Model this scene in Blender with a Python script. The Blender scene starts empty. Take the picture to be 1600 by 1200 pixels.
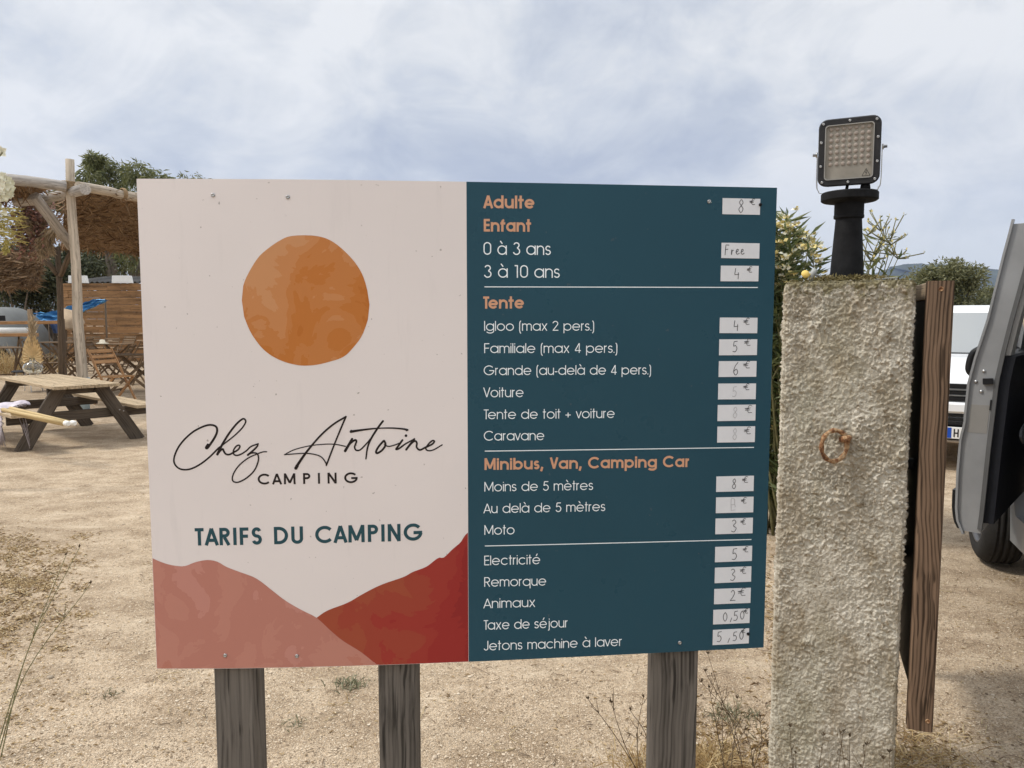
import bpy, bmesh, math, random
import numpy as np
from mathutils import Vector, Matrix, noise as mn
R = math.radians
rnd = random.Random(7)
nrg = np.random.default_rng(11)
scn = bpy.context.scene
col = scn.collection

# ------------------------------------------------------------------ camera
F, PITCH, H = 1186.0, R(4.9), 1.5
cd = bpy.data.cameras.new('camera'); cam = bpy.data.objects.new('camera', cd); col.objects.link(cam)
cam.location = (0, 0, H); cam.rotation_euler = (math.pi/2 - PITCH, 0, 0)
cd.sensor_width = 36; cd.lens = 36*F/1600; cd.clip_start = .02; cd.clip_end = 12000
scn.camera = cam

# ------------------------------------------------------------------ node helper
class NT:
    def __init__(s, tree): s.t = tree; s.n = tree.nodes; s.l = tree.links
    def new(s, ty, inp=None, **kw):
        n = s.n.new(ty)
        for k, v in kw.items(): setattr(n, k, v)
        for k, v in (inp or {}).items(): s.set(n.inputs[k], v)
        return n
    def set(s, sock, v):
        if isinstance(v, bpy.types.NodeSocket): s.l.new(v, sock)
        elif isinstance(v, bpy.types.Node): s.l.new(v.outputs[0], sock)
        else: sock.default_value = v
    def math(s, op, a, b=0., c=None, clamp=False):
        n = s.new('ShaderNodeMath', {0: a, 1: b}, operation=op, use_clamp=clamp)
        if c is not None: s.set(n.inputs[2], c)
        return n.outputs[0]
    def mix(s, f, a, b, bt='MIX'):
        n = s.n.new('ShaderNodeMix'); n.data_type = 'RGBA'; n.blend_type = bt
        s.set(n.inputs[0], f); s.set(n.inputs[6], a); s.set(n.inputs[7], b)
        return n.outputs[2]
    def ramp(s, f, stops, interp='LINEAR'):
        n = s.n.new('ShaderNodeValToRGB'); n.color_ramp.interpolation = interp
        e = n.color_ramp.elements
        while len(e) < len(stops): e.new(.5)
        for q, (p, c) in zip(e, stops):
            q.position = p; q.color = c if len(c) == 4 else (*c, 1)
        s.set(n.inputs[0], f); return n.outputs[0]
    def noise(s, vec, scale, detail=4, rough=.55, dist=0.):
        n = s.new('ShaderNodeTexNoise', {'Scale': scale, 'Detail': detail, 'Roughness': rough, 'Distortion': dist})
        if vec is not None: s.set(n.inputs['Vector'], vec)
        return n.outputs[0]
    def map(s, vec, scale=(1, 1, 1), loc=(0, 0, 0), rot=(0, 0, 0)):
        return s.new('ShaderNodeMapping', {'Vector': vec, 'Scale': scale, 'Location': loc, 'Rotation': rot}).outputs[0]
def c4(c): return (*c, 1.0) if len(c) == 3 else c

# ------------------------------------------------------------------ world, sun, exposure
SUN_EL, SUN_AZ = R(52), R(-92)            # azimuth from +Y, negative = left
w = bpy.data.worlds.new('World'); scn.world = w; w.use_nodes = True
t = NT(w.node_tree); t.n.clear()
tc = t.new('ShaderNodeTexCoord').outputs['Generated']
sky = t.new('ShaderNodeTexSky', sky_type='NISHITA'); sky.sun_disc = False
sky.sun_elevation = SUN_EL; sky.sun_rotation = SUN_AZ; sky.air_density = 1.2; sky.dust_density = 1.5
sp = t.new('ShaderNodeSeparateXYZ', {0: tc})
zc = t.math('MAXIMUM', sp.outputs[2], 0.0)
den = t.math('ADD', zc, .10)
uv = t.new('ShaderNodeCombineXYZ', {0: t.math('DIVIDE', sp.outputs[0], den), 1: t.math('DIVIDE', sp.outputs[1], den), 2: 0.})
n1 = t.noise(t.map(uv, (.40, .40, 1), (3.1, 1.7, 0)), 1.0, 8, .58, .5)
n2 = t.noise(t.map(tc, (1, 1, 1.5), (.4, 5.2, .3), (0, R(12), 0)), 6.0, 9, .60, .7)
n3 = t.noise(t.map(tc, (1, 1, 1.7)), 3.2, 8, .55, .4)
def blob(d, lo, hi):
    v = Vector(d).normalized()
    dt = t.new('ShaderNodeVectorMath', {0: tc, 1: tuple(v)}, operation='DOT_PRODUCT').outputs['Value']
    return t.new('ShaderNodeMapRange', {0: dt, 1: lo, 2: hi, 3: 0., 4: 1.}, interpolation_type='SMOOTHSTEP').outputs[0]
bias = t.math('MULTIPLY', blob((.04, 1, .245), .955, .999), -.20)
bias = t.math('ADD', bias, t.math('MULTIPLY', blob((.72, 1, .24), .95, .995), .11))
bias = t.math('ADD', bias, t.math('MULTIPLY', blob((-.5, 1, .34), .94, .99), .07))
f = t.math('ADD', t.math('MULTIPLY', n1, .32), t.math('MULTIPLY', n2, .36))
f = t.math('ADD', f, t.math('MULTIPLY', n3, .37))
f = t.math('MULTIPLY_ADD', t.math('SUBTRACT', f, .525), 2.7, .585)
f = t.math('ADD', f, bias)
cc = t.ramp(f, [(.26, (3.6, 3.9, 4.5)), (.40, (4.3, 4.55, 4.95)), (.50, (4.95, 5.15, 5.4)), (.60, (5.65, 5.75, 5.8)), (.74, (6.5, 6.5, 6.4))])
low = t.new('ShaderNodeMapRange', {0: sp.outputs[2], 1: .02, 2: .16, 3: .75, 4: 0.}).outputs[0]
cc = t.mix(low, cc, (4.7, 5.2, 5.7, 1))
up = t.new('ShaderNodeMapRange', {0: sp.outputs[2], 1: .36, 2: .85, 3: 1.0, 4: 2.1}).outputs[0]
cc = t.mix(1.0, cc, t.new('ShaderNodeCombineXYZ', {0: up, 1: up, 2: up}).outputs[0], 'MULTIPLY')
skc = t.mix(.93, sky.outputs[0], cc)
bg = t.new('ShaderNodeBackground', {'Color': skc, 'Strength': .13})
t.l.new(bg.outputs[0], t.new('ShaderNodeOutputWorld').inputs[0])

sd = bpy.data.lights.new('sun', 'SUN'); so = bpy.data.objects.new('sun', sd); col.objects.link(so)
sd.energy = 2.4; sd.angle = R(9); sd.color = (1, .95, .86)
sdir = Vector((math.sin(SUN_AZ)*math.cos(SUN_EL), math.cos(SUN_AZ)*math.cos(SUN_EL), math.sin(SUN_EL)))
so.rotation_euler = sdir.to_track_quat('Z', 'Y').to_euler(); so.location = sdir*40
scn.view_settings.view_transform = 'Standard'; scn.view_settings.look = 'None'
scn.view_settings.exposure = 0.16; scn.view_settings.gamma = 1.0
try:
    scn.cycles.volume_step_rate = 4; scn.cycles.max_bounces = 8; scn.cycles.use_denoising = True
except Exception: pass

# ------------------------------------------------------------------ pixel -> place (photo pixels, camera calibrated above)
FW = np.array([0, math.cos(PITCH), -math.sin(PITCH)]); UP = np.array([0, math.sin(PITCH), math.cos(PITCH)])
def ray(px, py):
    d = FW + np.array([(px-800)/F, 0, 0]) + (600-py)/F*UP
    return d/d[1]
def at(px, py, Y):
    d = ray(px, py); return Vector((d[0]*Y, Y, H + d[2]*Y))
def gnd(px, py, z=0.):
    d = ray(px, py); Y = (z-H)/d[2]; return Vector((d[0]*Y, Y, z))

# ------------------------------------------------------------------ mesh builder
class MB:
    def __init__(s): s.v = []; s.f = []; s.g = []; s.m = []; s.sm = []
    def add(s, vs, fs, gs=None, mi=0, smooth=False):
        o = len(s.v); s.v += [tuple(p) for p in vs]
        s.g += [tuple(p) for p in (gs if gs is not None else vs)]
        for q in fs: s.f.append([o+i for i in q]); s.m.append(mi); s.sm.append(smooth)
        return s
    def beam(s, p0, p1, wd, th, up=(0, 0, 1), mi=0, ch=0.0):
        """square-section timber from p0 to p1, wd across, th along up, chamfered a little"""
        p0 = Vector(p0); p1 = Vector(p1); d = (p1-p0); L = d.length; d.normalize()
        u = Vector(up); sd_ = d.cross(u)
        if sd_.length < 1e-4: sd_ = d.cross(Vector((1, 0, 0)))
        sd_.normalize(); u = sd_.cross(d).normalized()
        c = ch or min(wd, th)*.09
        a, b = wd/2, th/2
        pr = [(-a+c, -b), (a-c, -b), (a, -b+c), (a, b-c), (a-c, b), (-a+c, b), (-a, b-c), (-a, -b+c)]
        ox, oy = rnd.uniform(0, 9), rnd.uniform(0, 9)
        vs, gs = [], []
        for q, L0 in ((p0, 0), (p1, L)):
            for x, y in pr:
                vs.append(q + sd_*x + u*y); gs.append((L0+ox, x+oy, y+oy*.7))
        n = len(pr)
        fs = [[i, (i+1) % n, n+(i+1) % n, n+i] for i in range(n)] + [list(range(n))[::-1], list(range(n, 2*n))]
        return s.add(vs, fs, gs, mi)
    def box(s, lo, hi, mi=0, ch=0.0):
        lo = Vector(lo); hi = Vector(hi); c = (lo+hi)/2; e = hi-lo
        ax = max(range(3), key=lambda i: e[i])
        if ax == 2: return s.beam((c.x, c.y, lo.z), (c.x, c.y, hi.z), e.x, e.y, (0, 1, 0), mi, ch)
        if ax == 0: return s.beam((lo.x, c.y, c.z), (hi.x, c.y, c.z), e.y, e.z, (0, 0, 1), mi, ch)
        return s.beam((c.x, lo.y, c.z), (c.x, hi.y, c.z), e.x, e.z, (0, 0, 1), mi, ch)
    def tube(s, pts, rad, n=8, mi=0, caps=True, wob=0.0):
        pts = [Vector(p) for p in pts]
        if not hasattr(rad, '__len__'): rad = [rad]*len(pts)
        o = rnd.uniform(0, 9); vs, gs = [], []; L = 0
        ref = None
        for i, p in enumerate(pts):
            d = (pts[min(i+1, len(pts)-1)] - pts[max(i-1, 0)]).normalized()
            if ref is None:
                ref = d.cross(Vector((0, 0, 1)))
                if ref.length < .1: ref = d.cross(Vector((1, 0, 0)))
            ref = (ref - d*ref.dot(d)).normalized(); b = d.cross(ref)
            if i: L += (p-pts[i-1]).length
            for k in range(n):
                a = 2*math.pi*k/n; r = rad[i]*(1+rnd.uniform(-wob, wob))
                q = ref*math.cos(a) + b*math.sin(a)
                vs.append(p + q*r); gs.append((L+o, math.cos(a)*rad[i]+o, math.sin(a)*rad[i]+o))
        fs = []
        for i in range(len(pts)-1):
            for k in range(n):
                fs.append([i*n+k, i*n+(k+1) % n, (i+1)*n+(k+1) % n, (i+1)*n+k])
        s.add(vs, fs, gs, mi, True)
        if caps:
            o0 = len(s.v) - len(vs)
            s.f.append([o0+k for k in range(n)][::-1]); s.m.append(mi); s.sm.append(False)
            s.f.append([o0+(len(pts)-1)*n+k for k in range(n)]); s.m.append(mi); s.sm.append(False)
        return s
    def lathe(s, prof, n=32, M=None, mi=0, smooth=True):
        """prof (r, z) spun round z, then moved by matrix M"""
        M = M or Matrix.Identity(4); vs, fs = [], []
        for r, z in prof:
            for k in range(n):
                a = 2*math.pi*k/n; vs.append(M @ Vector((r*math.cos(a), r*math.sin(a), z)))
        for i in range(len(prof)-1):
            for k in range(n): fs.append([i*n+k, i*n+(k+1) % n, (i+1)*n+(k+1) % n, (i+1)*n+k])
        return s.add(vs, fs, None, mi, smooth)
    def prism(s, poly, fn0, fn1, mi=0):
        """2-D outline lifted to two surfaces and closed round"""
        n = len(poly); vs = [fn0(*p) for p in poly] + [fn1(*p) for p in poly]
        fs = [list(range(n))[::-1], list(range(n, 2*n))] + [[i, (i+1) % n, n+(i+1) % n, n+i] for i in range(n)]
        return s.add(vs, fs, None, mi)
    def grid(s, nu, nv, fn, gfn=None, mi=0, smooth=True):
        vs, gs = [], []
        for i in range(nu+1):
            for j in range(nv+1):
                vs.append(fn(i/nu, j/nv)); gs.append(gfn(i/nu, j/nv) if gfn else vs[-1])
        fs = [[i*(nv+1)+j, (i+1)*(nv+1)+j, (i+1)*(nv+1)+j+1, i*(nv+1)+j+1] for i in range(nu) for j in range(nv)]
        return s.add(vs, fs, gs, mi, smooth)
    def leaf(s, p, d, L, W, nrm=None, bend=.15, g=None, mi=0):
        d = Vector(d).normalized(); p = Vector(p)
        q = Vector(nrm) if nrm is not None else Vector((rnd.gauss(0, 1), rnd.gauss(0, 1), rnd.gauss(0, 1)))
        sd_ = d.cross(q)
        if sd_.length < 1e-3: sd_ = d.cross(Vector((.3, .5, .8)))
        sd_.normalize(); u = sd_.cross(d)
        m = p + d*L*.45 + u*L*bend*.5; e = p + d*L - u*L*bend*.6
        g = g or (rnd.random(), rnd.random(), 0)
        return s.add([p, m - sd_*W/2, e, m + sd_*W/2], [[0, 1, 2], [0, 2, 3]], [g]*4, mi, True)
    def build(s, name, mat, parent=None, smooth=None):
        me = bpy.data.meshes.new(name); me.from_pydata(s.v, [], s.f)
        a = me.attributes.new('grain', 'FLOAT_VECTOR', 'POINT')
        a.data.foreach_set('vector', np.array(s.g, dtype=np.float32).ravel())
        for m_ in (mat if isinstance(mat, (list, tuple)) else [mat]): me.materials.append(m_)
        me.polygons.foreach_set('material_index', s.m)
        me.polygons.foreach_set('use_smooth', s.sm if smooth is None else [smooth]*len(s.f))
        me.update()
        o = bpy.data.objects.new(name, me); col.objects.link(o)
        if parent is not None:
            o.parent = parent
            if parent.type == 'EMPTY' and parent.location.length > 0:
                o.matrix_parent_inverse = Matrix.Translation(-parent.location)
        return o
def thing(name, label, cat, loc=(0, 0, 0), group=None):
    o = bpy.data.objects.new(name, None); o.empty_display_size = .1; col.objects.link(o); o.location = loc
    return tag(o, label, cat, group)
def tag(o, label=None, cat=None, group=None, kind=None):
    for k, v in (('label', label), ('category', cat), ('group', group), ('kind', kind)):
        if v: o[k] = v
    return o
def dup(o, loc, rz, label, scale=1.0):
    r = o.copy(); col.objects.link(r); r.location = loc; r.rotation_euler = (0, 0, rz); r.scale = (scale,)*3; r['label'] = label
    for ch in o.children:
        c = ch.copy(); col.objects.link(c); c.parent = r
        for g in ch.children:
            d = g.copy(); col.objects.link(d); d.parent = c
    return r
def crom(P, k=8, closed=False):
    P = [np.array(p, float) for p in P]; n = len(P); out = []
    for i in range(n if closed else n-1):
        p0 = P[(i-1) % n] if closed or i > 0 else P[0]*2-P[1]
        p1, p2 = P[i], P[(i+1) % n]
        p3 = P[(i+2) % n] if closed or i+2 < n else P[-1]*2-P[-2]
        for j in range(k):
            q = j/k
            out.append(.5*((2*p1)+(p2-p0)*q+(2*p0-5*p1+4*p2-p3)*q*q+(3*p1-p0-3*p2+p3)*q**3))
    if not closed: out.append(P[-1])
    return out

# ------------------------------------------------------------------ materials
def newmat(name):
    m = bpy.data.materials.new(name); m.use_nodes = True
    b = m.node_tree.nodes['Principled BSDF']; return m, NT(m.node_tree), b
def coords(t, kind='Object'):
    if kind == 'grain': return t.new('ShaderNodeAttribute', attribute_name='grain').outputs['Vector']
    return t.new('ShaderNodeTexCoord').outputs[kind]
def bump(t, b, h, strength=.4, dist=.01):
    t.l.new(t.new('ShaderNodeBump', {'Height': h, 'Strength': strength, 'Distance': dist}).outputs[0], b.inputs['Normal'])
def plain(name, c, rough=.5, var=.12, scale=8., metal=0., spec=.22, bmp=0., coat=0.):
    m, t, b = newmat(name); v = coords(t)
    n = t.noise(v, scale, 5, .6)
    lo = [x*(1-var) for x in c]; hi = [min(1, x*(1+var)) for x in c]
    t.set(b.inputs['Base Color'], t.ramp(n, [(.3, lo), (.7, hi)]))
    t.set(b.inputs['Roughness'], t.math('ADD', t.math('MULTIPLY', n, .15), rough-.07))
    b.inputs['Metallic'].default_value = metal; b.inputs['Specular IOR Level'].default_value = spec
    b.inputs['Coat Weight'].default_value = coat; b.inputs['Coat Roughness'].default_value = .08
    if bmp: bump(t, b, t.noise(v, scale*12, 4, .6), bmp, .004)
    return m
def wood(name, c, dark=.5, cross=38., wave=11., rough=.75, spots=.0, wet=.12, along=.5, lines=0., lamp=.16):
    m, t, b = newmat(name); g = coords(t, 'grain')
    wob = t.new('ShaderNodeTexNoise', {'Vector': t.map(g, (1.6, 3, 3)), 'Scale': 1.0, 'Detail': 3.}).outputs['Color']
    wv_ = t.new('ShaderNodeVectorMath', {0: wob, 1: (.0, .09, .09)}, operation='MULTIPLY').outputs[0]
    g2 = t.new('ShaderNodeVectorMath', {0: g, 1: wv_}, operation='ADD').outputs[0]
    ring = t.noise(t.map(g2, (.16, wave*6.5, wave*6.5)), 1.0, 2.5, .45, .2)
    n = t.noise(t.map(g2, (along*2.2, cross*2.4, cross*2.4)), 1.0, 6, .65, .2)
    big = t.noise(t.map(g, (1.3, 5, 5)), 1.0, 4, .55)
    fi = t.noise(t.map(g, (7, 300, 300)), 1.0, 3, .55)
    h = t.math('ADD', t.math('MULTIPLY', n, .30), t.math('MULTIPLY', ring, .36))
    h = t.math('ADD', h, t.math('MULTIPLY', big, .2)); h = t.math('ADD', h, t.math('MULTIPLY', fi, .16))
    if lines:
        wv2 = t.new('ShaderNodeTexWave', {'Vector': t.map(g2, (.10, 1, 1)), 'Scale': lines, 'Distortion': 2.2, 'Detail': 2., 'Detail Scale': .25}, wave_type='BANDS', bands_direction='Y').outputs[1]
        h = t.math('ADD', h, t.math('MULTIPLY', t.math('SUBTRACT', t.math('POWER', wv2, .6), .62), lamp))
    d = [x*dark for x in c]; l = [min(1, x*1.35) for x in c]
    cl = t.ramp(h, [(.39, d), (.505, c), (.63, l)])
    crk = t.ramp(t.noise(t.map(g2, (.9, 95, 95), (3, 1, 2)), 1.0, 2, .5), [(.32, (1, 1, 1)), (.38, (0, 0, 0))])
    cl = t.mix(t.math('MULTIPLY', crk, .85), cl, c4([x*.25 for x in c]))
    if spots:
        k = t.ramp(t.noise(t.map(g, (1, 2.2, 2.2)), 6., 2, .5), [(.62, (0, 0, 0)), (.72, (1, 1, 1))])
        cl = t.mix(t.math('MULTIPLY', k, spots), cl, c4([x*.4 for x in c]))
    t.set(b.inputs['Base Color'], cl); b.inputs['Roughness'].default_value = rough; b.inputs['Specular IOR Level'].default_value = wet
    bump(t, b, t.math('SUBTRACT', h, t.math('MULTIPLY', crk, .3)), .6, .003)
    return m
def leafmat(name, stops, rough=.5, trans=.25):
    m, t, b = newmat(name); g = coords(t, 'grain')
    r_ = t.new('ShaderNodeSeparateXYZ', {0: g}).outputs[0]
    c = t.ramp(r_, stops); t.set(b.inputs['Base Color'], c); b.inputs['Roughness'].default_value = rough
    tr = t.new('ShaderNodeBsdfTranslucent', {'Color': c}); mx = t.new('ShaderNodeMixShader', {0: trans})
    t.l.new(b.outputs[0], mx.inputs[1]); t.l.new(tr.outputs[0], mx.inputs[2])
    t.l.new(mx.outputs[0], t.n['Material Output'].inputs[0]); return m

M = {}
M['post'] = wood('weathered_grey_wood', (.135, .120, .105), .36, 45, 14, .85, .5, lines=36., lamp=.06)
M['plank'] = wood('brown_treated_wood', (.16, .105, .070), .34, 30, 19, .7, .35, lines=33.)
M['railwood'] = wood('pale_sawn_wood', (.34, .26, .18), .6, 30, 12, .8)
M['pole'] = wood('peeled_pole_wood', (.46, .39, .31), .6, 30, 5, .75, .45)
M['polegrey'] = wood('silvered_pole_wood', (.42, .385, .35), .55, 36, 6, .8, .45)
M['poledark'] = wood('brown_pole_wood', (.15, .115, .085), .5, 30, 5, .8)
M['tabletop'] = wood('sunbleached_plank_wood', (.40, .31, .205), .55, 26, 7, .75, .35)
M['tableleg'] = wood('stained_plank_wood', (.098, .079, .062), .45, 30, 9, .75)
M['honey'] = wood('honey_oiled_wood', (.40, .21, .085), .6, 26, 6, .5, .2, .4)
M['chairdark'] = wood('dull_brown_wood', (.17, .115, .07), .55, 26, 6, .7)
M['wall'] = wood('orange_brown_board', (.30, .165, .075), .34, 7, 1.4, .8, .7, .3, .25)
M['bamboo'] = wood('bamboo_cane', (.52, .39, .2), .75, 20, 3, .5)
M['black'] = plain('black_paint', (.012, .012, .013), .5, .2)
M['lampblack'] = plain('dusty_black_metal', (.013, .013, .014), .7, .45, 25, 0, .12, .35)
M['steel'] = plain('zinc_steel', (.42, .42, .42), .35, .15, 30, 1.0)
M['rubber'] = plain('tyre_rubber', (.022, .021, .02), .85, .3, 30, 0, .3, .1)
M['white'] = plain('white_plastic', (.78, .78, .76), .45, .05)
M['whitepaint'] = plain('white_car_paint', (.78, .79, .8), .3, .02, 3, 0, .5, 0, .6)
M['greypaint'] = plain('grey_car_paint', (.24, .243, .247), .42, .10, 5, 0, .5, 0, .4)
M['trimdark'] = plain('dark_trim_plastic', (.011, .012, .016), .6, .2, 20, 0, .2)
M['trimpale'] = plain('pale_trim_plastic', (.30, .29, .275), .6, .05, 20)
M['rim'] = plain('alloy_rim', (.12, .12, .125), .4, .1, 10, .6)
M['tarp'] = plain('blue_tarpaulin', (.12, .36, .66), .45, .25, 1.5)
M['tent'] = plain('silver_grey_fabric', (.16, .165, .16), .6, .12, 2)
M['denim'] = plain('blue_cloth', (.09, .15, .33), .8, .2, 4)
M['roofgrey'] = plain('dark_corrugated_sheet', (.06, .057, .055), .8, .3, 3)
M['rope'] = plain('natural_rope', (.3, .21, .12), .9, .3, 60)
M['palm'] = plain('dried_palm', (.60, .43, .22), .7, .2, 20)
M['pampas'] = plain('dried_pampas', (.5, .39, .26), .9, .2, 20)
M['pinkdry'] = plain('dried_pink_flowers', (.30, .17, .14), .9, .4, 20)
M['browndry'] = plain('dried_brown_stalks', (.22, .16, .11), .9, .4, 20)
M['petal'] = plain('cream_petals', (.78, .76, .62), .6, .1, 20)
M['yellowpet'] = plain('yellow_flower', (.72, .60, .26), .6, .15, 20)
M['fringe'] = plain('lilac_grey_fringe', (.36, .32, .33), .9, .25, 20)
M['weave'] = plain('white_lilac_weave', (.55, .5, .55), .9, .25, 14)
M['dryweed'] = plain('dry_weed_stalk', (.13, .095, .06), .9, .4, 40)
M['straw'] = leafmat('dry_straw', [(.0, (.30, .19, .08)), (.5, (.50, .36, .17)), (1, (.62, .50, .29))], .7, .2)
M['litter'] = leafmat('dry_leaf_litter', [(.0, (.20, .125, .06)), (.4, (.40, .28, .14)), (.8, (.56, .43, .24)), (1, (.66, .58, .42))], .7, .15)
M['oleander'] = leafmat('oleander_leaf', [(0, (.06, .09, .03)), (.5, (.13, .165, .06)), (1, (.25, .26, .11))], .4, .35)
M['stemgreen'] = plain('green_stem', (.16, .15, .07), .7, .3, 20)
M['greenyellow'] = plain('yellow_green_twigs', (.42, .35, .11), .7, .3, 20)
M['eucal'] = leafmat('eucalyptus_leaf', [(0, (.09, .11, .042)), (.5, (.17, .185, .075)), (1, (.28, .28, .13))], .5, .45)
M['bushdark'] = leafmat('dark_bush_leaf', [(0, (.04, .048, .022)), (.5, (.075, .085, .04)), (1, (.14, .145, .075))], .6, .2)
M['olive'] = leafmat('olive_green_leaf', [(0, (.11, .12, .055)), (.5, (.17, .175, .08)), (1, (.26, .255, .14))], .6, .25)
M['bark'] = plain('grey_brown_bark', (.16, .135, .11), .9, .3, 6, 0, .3, .4)
M['weedgreen'] = leafmat('grey_green_weed', [(0, (.13, .135, .08)), (1, (.30, .29, .18))], .6, .2)
def glassmat():
    m, t, b = newmat('clear_glass')
    b.inputs['Transmission Weight'].default_value = 1; b.inputs['Roughness'].default_value = .02; b.inputs['IOR'].default_value = 1.45
    b.inputs['Base Color'].default_value = (.93, .96, .94, 1); return m
M['glass'] = glassmat()
def carglass():
    m, t, b = newmat('tinted_car_glass'); b.inputs['Base Color'].default_value = (.02, .025, .027, 1)
    b.inputs['Roughness'].default_value = .04; b.inputs['Specular IOR Level'].default_value = .9
    b.inputs['Coat Weight'].default_value = .5; return m
M['carglass'] = carglass()

def screenglass():
    m, t, b = newmat('sky_reflecting_windscreen'); b.inputs['Base Color'].default_value = (.10, .115, .12, 1)
    b.inputs['Roughness'].default_value = .05; b.inputs['IOR'].default_value = 3.0; return m
M['screen'] = screenglass()
# printed sheet materials
def sheetmat(name, c, specks=.0, rough=.32, drift=.03):
    m, t, b = newmat(name); v = coords(t)
    n = t.noise(v, 2.2, 4, .55); base = t.ramp(n, [(.3, [x*(1-drift) for x in c]), (.7, [min(1, x*(1+drift)) for x in c])])
    if specks:
        s1 = t.ramp(t.noise(v, 95., 2, .5), [(.735, (0, 0, 0)), (.77, (1, 1, 1))])
        s2 = t.ramp(t.noise(t.map(v, (40, 40, 5)), 1., 4, .6), [(.6, (0, 0, 0)), (.75, (1, 1, 1))])
        base = t.mix(t.math('MULTIPLY', s1, specks), base, (.22, .18, .16, 1))
        base = t.mix(t.math('MULTIPLY', s2, specks*.35), base, c4([x*.8 for x in c]))
    t.set(b.inputs['Base Color'], base)
    t.set(b.inputs['Roughness'], t.math('ADD', t.math('MULTIPLY', t.noise(v, 9., 5, .6), .2), rough-.1))
    b.inputs['Specular IOR Level'].default_value = .16
    return m
def wash(name, stops, dirv, scale, off=(0, 0, 0), spread=.55, const=0.):
    """watercolour wash as printed: stepped patches with ragged borders"""
    m, t, b = newmat(name); v = coords(t)
    n = t.noise(t.map(v, (scale, scale, scale), off), 1.0, 5, .55, 1.0)
    gr = t.new('ShaderNodeVectorMath', {0: v, 1: dirv}, operation='DOT_PRODUCT').outputs['Value']
    f = t.math('ADD', t.math('ADD', t.math('MULTIPLY', n, spread), gr), const)
    t.set(b.inputs['Base Color'], t.ramp(f, stops, 'CONSTANT')); b.inputs['Roughness'].default_value = .35
    b.inputs['Specular IOR Level'].default_value = .16
    return m
M['sheetwhite'] = sheetmat('pale_pink_white_print', (.775, .715, .70), .6)
M['sheetteal'] = sheetmat('dark_teal_print', (.022, .072, .104), .15, .3, .06)
M['inkteal'] = plain('teal_ink', (.022, .075, .095), .4, .04)
M['inkblack'] = plain('black_brown_ink', (.018, .012, .012), .4, .04)
M['inkcream'] = plain('white_vinyl', (.87, .93, .97), .4, .02)
M['inkcopper'] = plain('copper_vinyl', (.64, .345, .215), .4, .03)
M['paper'] = plain('white_paper_tag', (.72, .73, .76), .5, .03, 30)
M['pen'] = plain('grey_pen', (.075, .075, .08), .6, .3, 150)
M['penfaint'] = plain('faded_pen', (.50, .50, .52), .6, .15, 150)

# ------------------------------------------------------------------ ground
def gheight(x, y): return .018*mn.noise((x*.5, y*.5, 1.3)) + .010*mn.noise((x*2.1, y*2.1, 4.)) + .007*mn.noise((x*5.1, y*5.1, 8.)) if y < 40 else 0.
def groundmat():
    m, t, b = newmat('sandy_gravel'); v = coords(t)
    f1 = t.noise(v, 160., 3, .7); f2 = t.noise(v, 45., 5, .7); f3 = t.noise(v, 3.5, 6, .6, .4); f4 = t.noise(t.map(v, (.5, .9, 1)), .8, 4, .6)
    vo = t.new('ShaderNodeTexVoronoi', {'Vector': v, 'Scale': 190.}, feature='F1')
    h = t.math('ADD', t.math('MULTIPLY', f1, .35), t.math('MULTIPLY', f2, .4)); h = t.math('ADD', h, t.math('MULTIPLY', f3, .25))
    c = t.ramp(h, [(.35, (.16, .11, .065)), (.44, (.40, .305, .21)), (.54, (.56, .445, .32)), (.68, (.70, .59, .455))])
    c = t.mix(t.math('MULTIPLY', t.ramp(f4, [(.42, (0, 0, 0)), (.68, (1, 1, 1))]), .5), c, (.30, .225, .15, 1))
    peb = t.ramp(t.new('ShaderNodeSeparateColor', {0: vo.outputs['Color']}).outputs[0], [(.0, (.75, .75, .75)), (.5, (1, 1, 1)), (1, (1.18, 1.15, 1.1))])
    c = t.mix(1.0, c, peb, 'MULTIPLY')
    f5 = t.noise(t.map(v, (1, 1.7, 1), (4, 1, 0)), 2.6, 7, .68, .5)
    c = t.mix(t.ramp(f5, [(.40, (.62, .62, .62)), (.52, (0, 0, 0))]), c, t.mix(1.0, c, (.62, .58, .54, 1), 'MULTIPLY'))
    c = t.mix(t.ramp(f5, [(.56, (0, 0, 0)), (.70, (.6, .6, .6))]), c, (.70, .58, .43, 1))
    tw = t.ramp(t.noise(t.map(v, (9, 26, 1), (0, 0, 0), (0, 0, R(25))), 1., 4, .7), [(.64, (0, 0, 0)), (.72, (1, 1, 1))])
    c = t.mix(t.math('MULTIPLY', tw, .45), c, (.17, .115, .06, 1))
    t.set(b.inputs['Base Color'], c); b.inputs['Roughness'].default_value = .95; b.inputs['Specular IOR Level'].default_value = .15
    hh = t.math('ADD', h, t.math('MULTIPLY', vo.outputs['Distance'], -.5))
    bump(t, b, hh, .8, .012)
    return m
M['ground'] = groundmat()
gb = MB()
xs = np.concatenate([np.linspace(-4000, -60, 12)[:-1], np.linspace(-60, -9, 18)[:-1], np.linspace(-9, 9, 260), np.linspace(9, 60, 18)[1:], np.linspace(60, 4000, 12)[1:]])
ys = np.concatenate([np.linspace(-60, 0, 8)[:-1], np.linspace(0, 14, 220), np.linspace(14, 60, 24)[1:], np.linspace(60, 5000, 14)[1:]])
vs = [(x, y, gheight(x, y) if abs(x) < 30 and -2 < y < 30 else 0.) for x in xs for y in ys]
ny = len(ys)
gb.add(vs, [[i*ny+j, (i+1)*ny+j, (i+1)*ny+j+1, i*ny+j+1] for i in range(len(xs)-1) for j in range(ny-1)], None, 0, True)
tag(gb.build('ground', M['ground']), kind='structure')

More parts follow.
